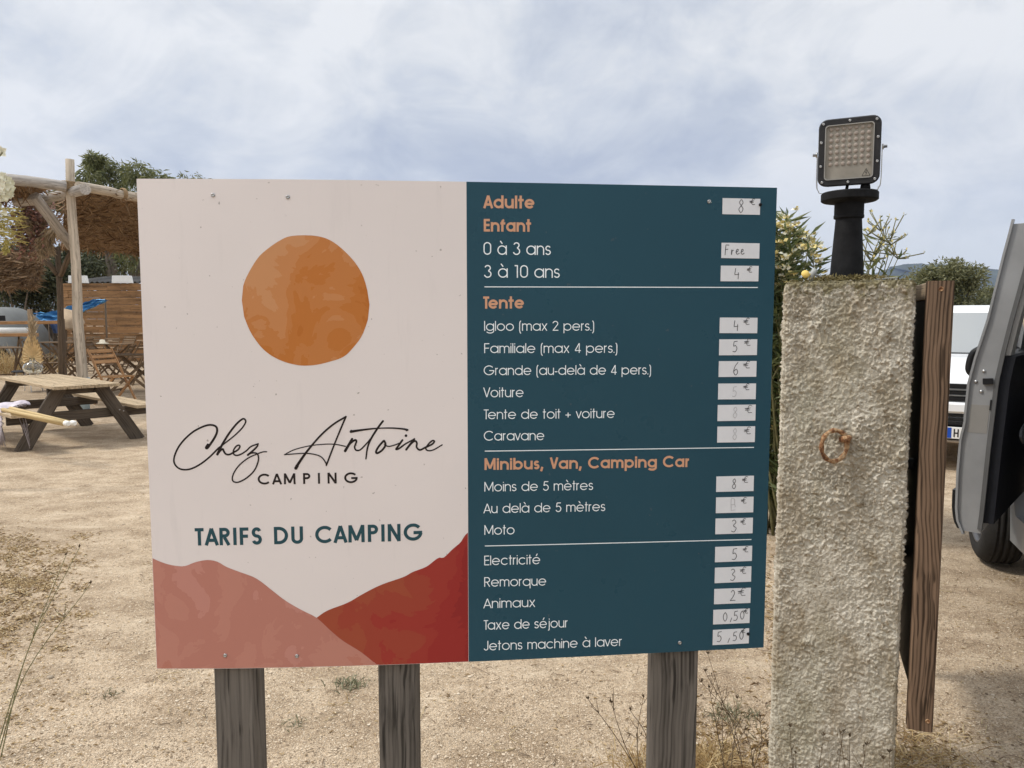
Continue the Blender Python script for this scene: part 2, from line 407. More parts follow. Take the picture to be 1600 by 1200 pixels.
# mountain ridge far behind
mb = MB(); Ym = 3200.
ridge = [(-400, 470), (100, 462), (500, 455), (900, 450), (1200, 447), (1330, 441), (1360, 431), (1385, 420), (1405, 414), (1430, 412), (1460, 413.5), (1490, 414), (1520, 417), (1550, 420), (1600, 424), (1750, 430), (2000, 445)]
rp = crom(ridge, 6)
rows = []
for j in range(9):
    q = j/8; row = []
    for k, (px, py) in enumerate(rp):
        p = at(px, py, Ym); z = p.z*(1-q)**.8
        x, y = p.x*(1-.0*q), Ym - 900*q
        row.append(Vector((x + 30*mn.noise((k*.35, q*3, 0)), y + 60*mn.noise((k*.5, q*4, 2)), max(-2, z*(1+.10*mn.noise((k*.6, q*5, 5))*(1 if 0 < q < 1 else 0)) - (3 if q == 1 else 0)))))
    rows.append(row)
n = len(rp); mb.add([p for r_ in rows for p in r_], [[j*n+k, j*n+k+1, (j+1)*n+k+1, (j+1)*n+k] for j in range(8) for k in range(n-1)], None, 0, True)
M['mountain'] = plain('scrub_mountain', (.055, .065, .045), .95, .4, .012)
tag(mb.build('mountain', M['mountain']), kind='structure')

# ------------------------------------------------------------------ the camping sign
BC = np.array([(-.66496, 1.37007), (-.37536, 1.37801), (-.08207, 1.39814), (.20292, 1.42962), (.50141, 1.46213)])
pf = np.polyfit(BC[:, 0], BC[:, 1], 3)
BX = np.linspace(-.66496, .50141, 81); BY = np.polyval(pf, BX)
BU = np.concatenate([[0], np.cumsum(np.hypot(np.diff(BX), np.diff(BY)))])
ZT, ZB = H+.2473, H-.6525
def S(u, z, off=0.):
    x = np.interp(u, BU, BX) if 0 <= u <= BU[-1] else (BX[0]+u if u < 0 else BX[-1]+(u-BU[-1]))
    y = np.polyval(pf, x); dy = np.polyval(np.polyder(pf), x); L = math.hypot(1, dy)
    return Vector((x + off*dy/L, y - off/L, z))
def uz(px, py):
    d = ray(px, py); lo, hi = -.8, .7
    for _ in range(50):
        m_ = (lo+hi)/2
        if m_ - d[0]*np.polyval(pf, m_) > 0: hi = m_
        else: lo = m_
    x = (lo+hi)/2; y = np.polyval(pf, x)
    u = float(np.interp(x, BX, BU)); 
    if x < BX[0]: u = x-BX[0]
    return u, H + d[2]*y
UM = uz(730.3, 600)[0]
sign = thing('price_board', 'large pale and dark teal camping price board on three grey wooden posts', 'sign', (-.08, 1.45, 0))
def panel(u0, u1, mat, label):
    b = MB(); th = .004; k = 40
    us = np.linspace(u0, u1, k+1); vs, fs = [], []
    for off in (0., -th):
        for u in us: vs += [S(u, ZB, off), S(u, ZT, off)]
    N = 2*(k+1)
    for i in range(k):
        fs += [[2*i, 2*i+2, 2*i+3, 2*i+1], [N+2*i, N+2*i+1, N+2*i+3, N+2*i+2], [2*i, N+2*i, N+2*i+2, 2*i+2], [2*i+1, 2*i+3, N+2*i+3, N+2*i+1]]
    fs += [[0, 1, N+1, N], [2*k, N+2*k, N+2*k+1, 2*k+1]]
    o = b.add(vs, fs).build('panel', mat, sign); o['label'] = label; return o
pw = panel(0, UM, M['sheetwhite'], 'pale panel with orange sun, hills and camp logo')
pt = panel(UM, BU[-1], M['sheetteal'], 'dark teal panel with the list of prices')

class Ink:
    def __init__(s, off): s.b = MB(); s.off = off; s.k = 0
    def ribbon(s, P, wd, closed=False, caps=False):
        P = np.array(P, float); n = len(P)
        if n < 2: return
        wd = np.full(n, wd) if not hasattr(wd, '__len__') else np.array(wd)
        off = s.off + (s.k % 24)*2.2e-5; s.k += 1
        T = np.zeros_like(P)
        for i in range(n):
            a = P[i]-P[i-1] if (i > 0 or closed) else P[1]-P[0]
            c = P[(i+1) % n]-P[i] if (i < n-1 or closed) else P[-1]-P[-2]
            a = a/(np.linalg.norm(a)+1e-12); c = c/(np.linalg.norm(c)+1e-12)
            tt = a+c; L = np.linalg.norm(tt); tt = tt/L if L > 1e-6 else a
            T[i] = tt/max(.5, float(tt@a))
        Nn = np.stack([-T[:, 1], T[:, 0]], 1)
        A = P + Nn*wd[:, None]/2; B = P - Nn*wd[:, None]/2
        vs = []
        for a, c in zip(A, B): vs += [S(a[0], a[1], off), S(c[0], c[1], off)]
        m_ = n if closed else n-1
        s.b.add(vs, [[2*i, 2*i+1, (2*i+3) % (2*n), (2*i+2) % (2*n)] for i in range(m_)])
        if caps:
            for e in (0, -1): s.disc(P[e], wd[e]/2)
    def disc(s, c, r, n=12):
        off = s.off + (s.k % 24)*2.2e-5; s.k += 1
        s.b.add([S(c[0]+r*math.cos(2*math.pi*i/n), c[1]+r*math.sin(2*math.pi*i/n), off) for i in range(n)], [list(range(n))])

def arc(cx, cy, rx, ry, a0, a1):
    n = max(4, int(abs(a1-a0)/11)); return [(cx+rx*math.cos(R(a0+(a1-a0)*i/n)), cy+ry*math.sin(R(a0+(a1-a0)*i/n))) for i in range(n+1)]
def glyph(ch, t):
    """geometric sans made of round bowls and straight stems: strokes (points, closed), width"""
    h = t/2; X = .745; r = X/2-h; c = X/2; o = lambda x0=0: (arc(x0+c, c, r, r, 0, 355), True)
    L = lambda *p: (list(p), False)
    st = lambda x, a=0., b=1.: L((x, a), (x, b))
    ra = .25; rm = .205
    if ch in 'àèé':
        s, w_ = glyph({'à': 'a', 'è': 'e', 'é': 'e'}[ch], t); m_ = w_/2
        s.append(L((m_+.10, 1.10), (m_-.02, .87)) if ch == 'é' else L((m_-.14, 1.10), (m_+.02, .87))); return s, w_
    if ch == 'a': return [o(), st(X-h, 0, X)], X
    if ch == 'b': return [o(), st(h)], X
    if ch == 'c': return [(arc(c, c, r, r, 42, 318), False)], X*.92
    if ch == 'd': return [o(), st(X-h)], X
    if ch == 'e': return [(arc(c, c, r, r, 0, 322), False), L((h*1.6, c), (X-h*.6, c))], X
    if ch == 'f': return [L(*([(.06+h, 0), (.06+h, 1-h-.15)] + arc(.06+h+.17, 1-h-.15, .17, .15, 170, 100)))
                          , L((0, X-h), (.06+t+.13, X-h))], .28+h
    if ch == 'g': return [o(), L(*([(X-h, X), (X-h, -.02)] + arc(c, -.02, r, .25-h, -8, -158)))], X
    if ch == 'h': return [st(h), L(*(arc(h+ra, X-h-ra, ra, ra, 172, 0) + [(h+2*ra, 0)]))], 2*h+2*ra
    if ch == 'i': return [st(h, 0, X), L((h, .98-t*1.05), (h, .98))], t
    if ch == 'j': return [L(*([(.12+h, X), (.12+h, -.12)] + arc(.02, -.12, .10+h, .13, -10, -75))), L((.12+h, .98-t*1.05), (.12+h, .98))], .12+t
    if ch == 'l': return [st(h)], t
    if ch == 'm': return [st(h, 0, X), L(*(arc(h+rm, X-h-rm, rm, rm, 172, 0)+[(h+2*rm, 0)])), L(*(arc(h+3*rm, X-h-rm, rm, rm, 172, 0)+[(h+4*rm, 0)]))], 2*h+4*rm
    if ch == 'n': return [st(h, 0, X), L(*(arc(h+ra, X-h-ra, ra, ra, 172, 0) + [(h+2*ra, 0)]))], 2*h+2*ra
    if ch == 'o': return [o()], X
    if ch == 'p': return [o(), st(h, -.26, X)], X
    if ch == 'q': return [o(), st(X-h, -.26, X)], X
    if ch == 'r': return [st(h, 0, X), L(*arc(h+.2, X-h-.2, .2, .2, 172, 88))], .28
    if ch in 'sS':
        T = X if ch == 's' else 1.; wd = .45 if ch == 's' else .54; rx = wd/2-h; ry = (T-2*h)/4
        return [L(*(arc(wd/2, T-h-ry, rx*.93, ry, 22, 250)+arc(wd/2, h+ry, rx, ry, 70, -160)))], wd
    if ch == 't': return [st(.06+h+.03), L((0, X-h), (.21+t, X-h))], .21+t
    if ch == 'u': return [L(*([(h, X)]+arc(h+ra, h+ra, ra, ra, 180, 352))), st(h+2*ra, 0, X)], 2*h+2*ra
    if ch == 'v': return [L((h, X), (.29, h*.4)), L((.29, h*.4), (.58-h, X))], .58
    if ch == 'x': return [L((h, X), (.54-h, 0)), L((.54-h, X), (h, 0))], .54
    if ch == 'A': return [L((h*.9, 0), (.37, 1-h*.3)), L((.74-h*.9, 0), (.37, 1-h*.3)), L((.17, .29), (.57, .29))], .74
    if ch == 'C': return [(arc(.5, .5, .5-h, .5-h, 42, 318), False)], .91
    if ch == 'D': return [st(h), L(*([(t*.9, 1-h), (.27, 1-h)]+arc(.27, .5, .47-h, .5-h, 88, -88)+[(.27, h), (t*.9, h)]))], .74
    if ch == 'E': return [st(h), L((t*.9, 1-h), (.47, 1-h)), L((t*.9, .52), (.45, .52)), L((t*.9, h), (.48, h))], .48
    if ch == 'F': return [st(h), L((t*.9, 1-h), (.46, 1-h)), L((t*.9, .50), (.43, .50))], .46
    if ch == 'G': return [(arc(.5, .5, .5-h, .5-h, 40, 352), False), L((.52, .47), (1-h*.3, .47))], 1.
    if ch == 'I': return [st(h)], t
    if ch == 'J': return [L(*([(.44-h, 1), (.44-h, .24)]+arc(.22, .24, .22-h, .24-h, -5, -170)))], .44
    if ch == 'M': return [L((h, 0), (h+.01, 1)), L((h+.01, .98), (.43, .12)), L((.43, .12), (.85-h, .98)), L((.86-h, 0), (.85-h, 1))], .86
    if ch == 'N': return [st(h), L((h, .98), (.68-h, .02)), st(.68-h)], .68
    if ch == 'P': return [st(h), L(*([(t*.9, 1-h), (.28, 1-h)]+arc(.28, .72, .27-h, .28-h, 88, -88)+[(.28, .44+h), (t*.9, .44+h)]))], .55
    if ch == 'R': return [st(h), L(*([(t*.9, 1-h), (.28, 1-h)]+arc(.28, .72, .27-h, .28-h, 88, -88)+[(.28, .44+h), (t*.9, .44+h)])), L((.26, .46), (.55-h*.7, 0))], .56
    if ch == 'T': return [L((0, 1-h), (.46, 1-h)), st(.23, 0, 1-t*.9)], .46
    if ch == 'U': return [L(*([(h, 1), (h, .3)]+arc(.31, .3, .31-h, .3-h, 182, 358)+[(.62-h, .3), (.62-h, 1)]))], .62
    if ch == 'V': return [L((h, 1), (.34, h*.4)), L((.34, h*.4), (.68-h, 1))], .68
    if ch == '0': return [(arc(.3, .7, .3-h, .3-h, 0, 180)+arc(.3, .3, .3-h, .3-h, 180, 360), True)], .6
    if ch == '1': return [st(.2+h), L((.04, 1-h), (.2, 1-h))], .2+t+.08
    if ch == '2': return [L(*(arc(.27, .73, .27-h, .27-h, 170, -30)+[(h*1.3, h)])), L((h*.6, h), (.55, h))], .55
    if ch == '3': return [L(*(arc(.28, .76, .22-h*.5, .24-h, 165, -78))), L(*(arc(.28, .28, .29-h, .28-h+.01, 80, -165)))], .57
    if ch == '4': return [st(.42), L((.41, .98), (h, .25)), L((h*.7, .24), (.57, .24))], .57
    if ch == '5': return [L((.15, 1-h), (.52, 1-h)), L((.16, 1-h), (.1, .52)), L(*arc(.28, .33, .29-h, .33-h, 132, -158))], .57
    if ch == '(': return [L((.17, 1.02), (.085, .9), (.055, .72), (.055, .04), (.085, -.14), (.17, -.27))], .19
    if ch == ')': return [L((.02, 1.02), (.105, .9), (.135, .72), (.135, .04), (.105, -.14), (.02, -.27))], .19
    if ch == '.': return [L((h, 0), (h, t*1.1))], t
    if ch == ',': return [L((h*1.6, t*1.1), (h*.6, -t*.9))], t*1.3
    if ch == '-': return [L((0, .33), (.26, .33))], .26
    if ch == '+': return [L((.0, .36), (.5, .36)), L((.25, .11), (.25, .61))], .5
    return [], .0
WORDS = False
def text(s, xl, yl, xr, yr, cap, t, mat, parent, gap=.085, space=.40, label=None):
    uL, zL = uz(xl, yl); uR, zR = uz(xr, yr); cz = uz(xl, yl-cap)[1]-zL
    lay, x = [], 0.
    for i, ch in enumerate(s):
        if ch == ' ': x += space; continue
        g, w_ = glyph(ch, t)
        tight = gap*(.2 if ch in 'AVvT' or (i+1 < len(s) and s[i+1] in 'VvA') else 1)
        if ch == 'T' and i+1 < len(s) and s[i+1] in 'aeo': tight = -.06
        lay.append((g, x)); x += w_ + tight
    W = x - tight; sx = (uR-uL)/W; ink = Ink(.0003); last = 0.; words = s.split(' ')
    for g, x0 in lay:
        if WORDS and x0-last > 1.15 and ink.b.f:
            o = ink.b.build('lettering', mat, parent); o['label'] = 'teal capitals reading ' + words.pop(0); ink = Ink(.0003)
        last = x0
        for P, cl in g:
            Q = [(uL+(x0+p[0])*sx, zL+(zR-zL)*(x0+p[0])/W + p[1]*cz) for p in P]
            ink.ribbon(Q, t*cz, cl)
    o = ink.b.build('lettering', mat, parent); o['label'] = label or (('teal capitals reading ' + words[-1]) if WORDS else 'line of text reading ' + s)
    return o
BOLD, LIGHT = .185, .090
TXT = [('Adulte', 754.9, 325.3, 835.2, 326, 20.2, 1), ('Enfant', 755.8, 361.8, 829.8, 362.2, 19.8, 1),
       ('0 à 3 ans', 755.5, 398, 860.6, 398.5, 19.8, 0), ('3 à 10 ans', 756.2, 433.8, 874.5, 434.2, 19.8, 0),
       ('Tente', 755, 482.3, 818.8, 482, 19.1, 1), ('Igloo (max 2 pers.)', 756.5, 516.9, 928.4, 516.6, 15.4, 0),
       ('Familiale (max 4 pers.)', 756.5, 551.7, 964.6, 551.2, 15.4, 0), ('Grande (au-delà de 4 pers.)', 755.8, 586.2, 1017.1, 585, 15.2, 0),
       ('Voiture', 755, 620.8, 818, 620.4, 15.4, 0), ('Tente de toit + voiture', 755.8, 655, 960.2, 653, 15.2, 0),
       ('Caravane', 756, 688.5, 850.3, 687.6, 15.2, 0), ('Minibus, Van, Camping Car', 756.8, 734.3, 1075.8, 729.5, 18.4, 1),
       ('Moins de 5 mètres', 756.8, 768, 926.6, 765.4, 15, 0), ('Au delà de 5 mètres', 755.3, 802, 945.6, 798.4, 15, 0),
       ('Moto', 756.8, 835.6, 803.9, 834.8, 15, 0), ('Electricité', 756.6, 883.2, 844, 881.2, 15, 0),
       ('Remorque', 756.6, 916.8, 853.3, 914.6, 15, 0), ('Animaux', 755.1, 950.4, 836.2, 948, 15, 0),
       ('Taxe de séjour', 755.8, 984, 887, 980, 15, 0), ('Jetons machine à laver', 755.8, 1016.4, 971.6, 1009, 15, 0)]
for s, a, b_, c_, d_, cap, bd in TXT:
    text(s, a, b_, c_, d_, cap, BOLD if bd else LIGHT, M['inkcopper'] if bd else M['inkcream'], pt, .065 if bd else .08)
text('CAMPING', 402.5, 757.2, 559.6, 754.6, 17.0, .18, M['inkblack'], pw, .50)
WORDS = True
text('TARIFS DU CAMPING', 305.1, 852.4, 660.6, 844.2, 27.2, .185, M['inkteal'], pw, .15, .46)
for xl, yl, xr, yr in ((757, 448.2, 1184, 449.2), (757.5, 704.8, 1178, 699), (757.5, 853, 1174, 842.9)):
    k = Ink(.0003); a, b_ = uz(xl, yl), uz(xr, yr)
    k.ribbon([(a[0]+(b_[0]-a[0])*i/20, a[1]+(b_[1]-a[1])*i/20) for i in range(21)], .0016); k.b.build('divider_line', M['inkcream'], pt)
# script logo
lg = Ink(.0003)
Z5 = lambda p: uz(260+p[0]/7.2727, 640+p[1]/7.2692)
Z6 = lambda p: uz(430+p[0]/5.9259, 640+p[1]/5.9231)
def script(pts, Z, w0, w1=None, mid=None, k=7):
    P = crom([Z(p) for p in pts], k); n = len(P); w1 = w1 or w0; mid = mid or (w0+w1)/2
    q = np.linspace(0, 1, n); wd = np.interp(q, [0, .5, 1], [w0, mid, w1])
    lg.ribbon(P, wd, False, True)
e = .00142
script([(472, 398), (452, 432), (466, 436), (500, 392), (550, 315), (575, 255), (572, 205), (540, 180), (480, 175), (400, 200), (300, 255), (200, 345), (130, 440), (90, 540), (92, 610), (140, 665), (215, 683), (300, 665), (400, 610), (500, 530), (590, 440), (620, 418)], Z5, 3.2*e, 2.2*e, 2.3*e)
script([(590, 440), (680, 370), (780, 290), (860, 210), (900, 145), (893, 112), (865, 107), (800, 160), (720, 260), (650, 370), (605, 455), (580, 508)], Z5, 1.6*e, 3.2*e, 2.2*e)
script([(580, 508), (610, 468), (640, 448), (652, 470), (675, 503), (715, 510), (765, 485), (815, 455), (836, 420), (822, 404), (792, 418), (764, 462), (766, 505), (800, 520), (850, 505), (912, 465), (960, 420), (1043, 388)], Z5, 2.8*e, 1.9*e, 2*e)
script([(1043, 388), (1030, 420), (985, 465), (926, 515)], Z5, 2*e, 2.6*e)
script([(926, 515), (965, 494), (1020, 494), (1045, 525), (1043, 590), (1000, 690), (920, 770), (830, 820), (775, 822), (750, 790), (767, 720), (830, 630), (930, 550), (1040, 500), (1100, 480), (1140, 478)], Z5, 2*e, 1.5*e, 1.9*e)
script([(192, 542), (215, 500), (300, 380), (420, 240), (540, 135), (655, 65)], Z6, 4.2*e, 2.3*e, 2.4*e)
lg.disc(Z6((203, 522)), .0032)
script([(655, 65), (602, 190), (541, 340), (474, 515)], Z6, 2.3*e, 2.1*e, 2.1*e)
script([(474, 515), (468, 490), (430, 440), (370, 415), (280, 404), (180, 409), (85, 417)], Z6, 1.8*e, 1.4*e, 1.5*e)
script([(85, 417), (180, 370), (320, 335), (460, 320), (560, 322), (650, 340)], Z6, 1.4*e, 1.6*e, 1.4*e)
script([(712, 272), (680, 328), (648, 382)], Z6, 3*e, 3.6*e)
script([(648, 382), (690, 318), (738, 282), (752, 296), (736, 345), (750, 375), (790, 370), (850, 310), (880, 272)], Z6, 3*e, 1.7*e, 2.2*e)
script([(998, 106), (950, 170), (890, 265), (856, 350), (840, 455)], Z6, 2.6*e, 1.9*e, 2.6*e)
script([(702, 204), (790, 190), (920, 175), (1060, 170), (1180, 178), (1225, 188)], Z6, 3.4*e, 2.8*e, 1.6*e)
lg.disc(Z6((705, 198)), .0024); lg.disc(Z6((1216, 190)), .002)
script([(1003, 290), (958, 342), (934, 388), (948, 402), (990, 375), (1021, 330), (1012, 292), (1003, 290)], Z6, 2.6*e, 2.6*e)
script([(1012, 325), (1050, 340), (1110, 326), (1150, 310)], Z6, 1.6*e, 1.6*e)
script([(1178, 282), (1145, 330), (1120, 366), (1150, 358), (1205, 318), (1288, 272)], Z6, 2.6*e, 1.8*e, 2.6*e)
lg.disc(Z6((1211, 241)), .0026)
script([(1288, 272), (1252, 318), (1213, 370)], Z6, 2.6*e, 2.8*e)
script([(1213, 370), (1262, 312), (1296, 290), (1312, 310), (1310, 348), (1340, 373), (1390, 350), (1450, 322), (1474, 295), (1455, 288), (1420, 318), (1395, 360), (1420, 380), (1470, 370), (1546, 326)], Z6, 2.4*e, 1.6*e, 2.4*e)
o = lg.b.build('lettering', M['inkblack'], pw); o['label'] = 'flowing black handwritten logo reading Chez Antoine'

# printed artwork: sun and hills, drawn in columns that follow the bowed sheet
def filled(top, bot, off, name, mat, label):
    us = np.linspace(top[0][0], top[-1][0], 70)
    tz = np.interp(us, [p[0] for p in top], [p[1] for p in top]); bz = np.interp(us, [p[0] for p in bot], [p[1] for p in bot])
    vs = []
    for u, a, b_ in zip(us, tz, bz): vs += [S(u, b_, off), S(u, max(a, b_), off)]
    o = MB().add(vs, [[2*i, 2*i+2, 2*i+3, 2*i+1] for i in range(len(us)-1)]).build(name, mat, pw); o['label'] = label
Z1 = lambda p: uz(200+p[0]/2.963, 260+p[1]/2.963); Z3 = lambda p: uz(200+p[0]/2.857, 800+p[1]/2.857)
ct = [(527, 620), (528, 580), (545, 520), (590, 440), (630, 395), (700, 345), (760, 322), (870, 322), (950, 350), (1030, 420), (1080, 490), (1105, 560), (1113, 610), (1118, 640)]
cb = [(527, 620), (533, 675), (545, 715), (575, 780), (630, 850), (700, 895), (785, 920), (860, 920), (930, 905), (1000, 880), (1050, 830), (1085, 780), (1112, 705), (1117, 670), (1118, 640)]
M['sun'] = wash('orange_wash', [(0, (.47, .155, .03)), (.30, (.50, .175, .04)), (.40, (.52, .20, .06)), (.50, (.545, .235, .09)), (.64, (.57, .275, .125))], (-.9, 0, 1.5), 9., (1, 0, 3.3), 1.0, -.5+.46-(.9*.375+1.5*1.52))
filled([Z1(p) for p in crom(ct, 5)], [Z1(p) for p in crom(cb, 5)], .0003, 'printed_sun', M['sun'], 'orange watercolour sun disc')
lh = [(97, 200), (140, 220), (190, 236), (250, 242), (300, 224), (355, 214), (400, 222), (440, 245), (500, 268), (560, 290), (600, 315), (650, 355), (710, 400), (780, 440), (842, 472), (900, 525), (960, 575), (1040, 625), (1115, 685)]
rh = [(842, 472), (890, 440), (980, 405), (1050, 365), (1130, 325), (1230, 290), (1270, 268), (1330, 245), (1370, 215), (1390, 203), (1410, 203), (1450, 165), (1485, 135), (1500, 110), (1515, 92)]
lh = crom(lh, 4); rh = crom(rh, 4)
A = [Z3(p) for p in lh]; A[0] = (.0006, A[0][1])
M['hillpink'] = wash('dusty_pink_wash', [(0, (.475, .195, .145)), (.36, (.50, .225, .175)), (.5, (.475, .205, .16)), (.60, (.52, .24, .195)), (.7, (.535, .25, .205))], (-.1, 0, .15), 7., (2, 0, 0), .9, .5-.45-(.05+.1425))
M['hillred'] = wash('brick_red_wash', [(0, (.34, .075, .04)), (.30, (.33, .058, .036)), (.40, (.33, .042, .032)), (.50, (.31, .032, .028)), (.60, (.27, .026, .025))], (1.8, 0, -.1), 7., (5, 0, 1), .75, .48-.375+1.8*.165+.1*.95)
lowb = ZB+.0006
filled(A, [(A[0][0], lowb), (A[-1][0], lowb)], .0003, 'printed_hill', M['hillpink'], 'dusty pink watercolour hill')
B = [Z3(p) for p in rh]; B[-1] = (UM-.0006, B[-1][1])
lb = [p for p in A if p[0] >= B[0][0]-1e-6] + [(UM, lowb)]
filled(B, [(p[0], max(p[1], lowb)) for p in lb], .00034, 'printed_hill', M['hillred'], 'brick red watercolour hill')

# price tags with handwriting
HD = {'8': [[(.72, .8), (.5, 1), (.24, .8), (.45, .55), (.72, .28), (.45, 0), (.16, .24), (.42, .5), (.74, .78)]],
      '4': [[(.28, 1), (.16, .42)], [(.16, .42), (.5, .42), (.82, .46)], [(.74, .62), (.7, 0)]],
      '5': [[(.26, .93), (.22, .55), (.5, .6), (.74, .34), (.5, .04), (.08, .06)], [(.24, .95), (.8, 1)]],
      '6': [[(.72, 1), (.36, .7), (.16, .28), (.4, 0), (.7, .2), (.52, .46), (.2, .3)]],
      '3': [[(.2, .9), (.5, 1), (.74, .8), (.4, .53), (.8, .3), (.5, 0), (.12, .08)]],
      '2': [[(.2, .8), (.5, 1), (.74, .74), (.5, .36), (.08, .02)], [(.08, .02), (.5, .05), (.9, .04)]],
      '0': [[(.5, 1), (.2, .7), (.18, .3), (.5, 0), (.82, .3), (.8, .7), (.5, 1)]],
      ',': [[(.6, .2), (.3, -.3)]],
      'E': [[(.15, 0), (.12, 1), (.6, 1)], [(.14, .5), (.6, .52)], [(.15, 0), (.75, .04)], [(.6, 1), (.62, .6), (.75, .3)]],
      '€': [[(1, .92), (.66, 1), (.42, .6), (.5, .12), (1.0, .1)], [(0, .6), (.8, .68)], [(.05, .38), (.75, .44)], [(.1, .52), (.6, .6)]],
      'F': [[(.2, 1), (.1, 0)], [(.2, 1), (.75, .98)], [(.15, .55), (.6, .58)]],
      'r': [[(.1, .62), (.12, 0), (.3, .5), (.6, .55)]], 'e': [[(.0, .25), (.5, .4), (.55, .62), (.25, .6), (.15, .2), (.4, 0), (.85, .15)]]}
TAGS = [((1129, 309.6), (1187, 335.6), [('8', .40, .12, .8, 0), ('€', .73, .66, .3, 0)]),
        ((1127.3, 379.3), (1186, 403.8), [('F', .08, .2, .66, 0), ('r', .25, .24, .5, 0), ('e', .37, .26, .5, 0), ('e', .5, .26, .5, 0)]),
        ((1126.2, 415.1), (1184.6, 439.8), [('4', .34, .14, .7, 0), ('€', .7, .62, .3, 0)]),
        ((1124.6, 496.1), (1182.8, 520.3), [('4', .35, .14, .68, 0), ('€', .64, .58, .34, 0)]),
        ((1123.8, 530.2), (1182.3, 554.8), [('5', .34, .2, .68, 0), ('€', .67, .64, .34, 0)]),
        ((1123.1, 564.3), (1181.3, 588.5), [('6', .36, .12, .8, 0), ('€', .66, .58, .36, 0)]),
        ((1122.2, 599.3), (1180.4, 623.3), [('5', .36, .16, .64, 1), ('€', .68, .62, .32, 0)]),
        ((1121.4, 632.8), (1179.9, 657), [('8', .38, .18, .68, 1), ('€', .73, .52, .38, 0)]),
        ((1120.9, 666.5), (1179, 690.3), [('8', .38, .16, .7, 1), ('€', .72, .54, .36, 0)]),
        ((1119.3, 744.5), (1177.1, 767), [('8', .40, .18, .64, 0), ('€', .70, .6, .32, 0)]),
        ((1118.8, 777.1), (1176.6, 800), [('E', .38, .15, .72, 1), ('€', .68, .62, .3, 0)]),
        ((1118, 810.2), (1175.6, 832.7), [('3', .40, .12, .76, 0), ('€', .68, .62, .3, 0)]),
        ((1117.4, 854.5), (1174.4, 876.2), [('5', .44, .12, .74, 0), ('€', .76, .64, .3, 0)]),
        ((1117, 887), (1173.2, 908.8), [('3', .40, .14, .74, 0), ('€', .70, .6, .34, 0)]),
        ((1116, 920.2), (1172.3, 941.5), [('2', .42, .18, .7, 0), ('€', .66, .52, .42, 0)]),
        ((1114.5, 952.8), (1170.8, 972.9), [('0', .25, .2, .6, 0), (',', .42, .3, .6, 0), ('5', .54, .2, .66, 0), ('0', .72, .28, .58, 0), ('€', .84, .72, .26, 0)]),
        ((1113.8, 984.2), (1169.6, 1005), [('5', .10, .2, .68, 0), (',', .37, .3, .6, 0), ('5', .54, .22, .6, 0), ('0', .72, .3, .54, 0), ('€', .8, .78, .22, 0)])]
tagnames = ['handwritten 8 euro tag beside Adulte', 'handwritten Free tag beside 0 à 3 ans', 'handwritten 4 euro tag beside 3 à 10 ans', 'handwritten 4 euro tag beside Igloo', 'handwritten 5 euro tag beside Familiale', 'handwritten 6 euro tag beside Grande', 'faded 5 euro tag beside Voiture', 'faded 8 euro tag beside Tente de toit', 'faded 8 euro tag beside Caravane', 'handwritten 8 euro tag beside Moins de 5 mètres', 'worn nearly blank euro tag beside Au delà de 5 mètres', 'handwritten 3 euro tag beside Moto', 'handwritten 5 euro tag beside Electricité', 'handwritten 3 euro tag beside Remorque', 'handwritten 2 euro tag beside Animaux', 'handwritten 0,50 euro tag beside Taxe de séjour', 'handwritten 5,50 euro tag beside Jetons machine']
for (tl, br, items), nm in zip(TAGS, tagnames):
    u0, z1 = uz(*tl); u1, z0 = uz(*br); hh = z1-z0; ww = u1-u0
    b_ = MB(); th = .0009; tw = rnd.uniform(-.0005, .0005)
    cs = [(u0, z0), (u1, z0+tw), (u1, z1+tw), (u0, z1)]
    b_.prism(cs, lambda u, z: S(u, z, .0002), lambda u, z: S(u, z, th))
    po = b_.build('price_tag', M['paper'], sign); po['label'] = nm
    inks = [Ink(.0013), Ink(.0013)]
    for ch, x, y, s_, ft in items:
        asp = .62 if ch != '€' else .95
        if ch == '€': s_ *= 1.3; y -= .06; x -= .02
        for P in HD[ch]:
            Q = crom(P, 6) if len(P) > 2 else P
            inks[ft].ribbon([(u0 + x*ww + q[0]*s_*hh*asp, z0 + y*hh + q[1]*s_*hh) for q in Q], .0011 if ch == '€' else .00125)
    for k, mt in zip(inks, (M['pen'], M['penfaint'])):
        if k.b.f: k.b.build('handwriting', mt, po)
for px, py in ((333, 305), (450, 308), (1108, 315), (352, 1024), (464, 1025), (1062, 1004)):
    u, z = uz(px, py); p = S(u, z, .0); nrm = (S(u, z, 1.)-p).normalized()
    Mx = Matrix.Translation(p) @ nrm.to_track_quat('Z', 'Y').to_matrix().to_4x4()
    b_ = MB().lathe([(.0001, .0012), (.0011, .0010), (.0013, .0022), (.0030, .0022), (.0037, .0012), (.0039, -.001)], 14, Mx)
    b_.build('screw', M['steel'], sign)
for px, py in ((1187.5, 320), (1168.5, 990)):
    u, z = uz(px, py); p = S(u, z, .0); nrm = (S(u, z, 1.)-p).normalized()
    Mx = Matrix.Translation(p) @ nrm.to_track_quat('Z', 'Y').to_matrix().to_4x4()
    MB().lathe([(.0001, .0042), (.0015, .0041), (.0030, .0030), (.0032, -.001)], 12, Mx).build('screw', M['lampblack'], sign)
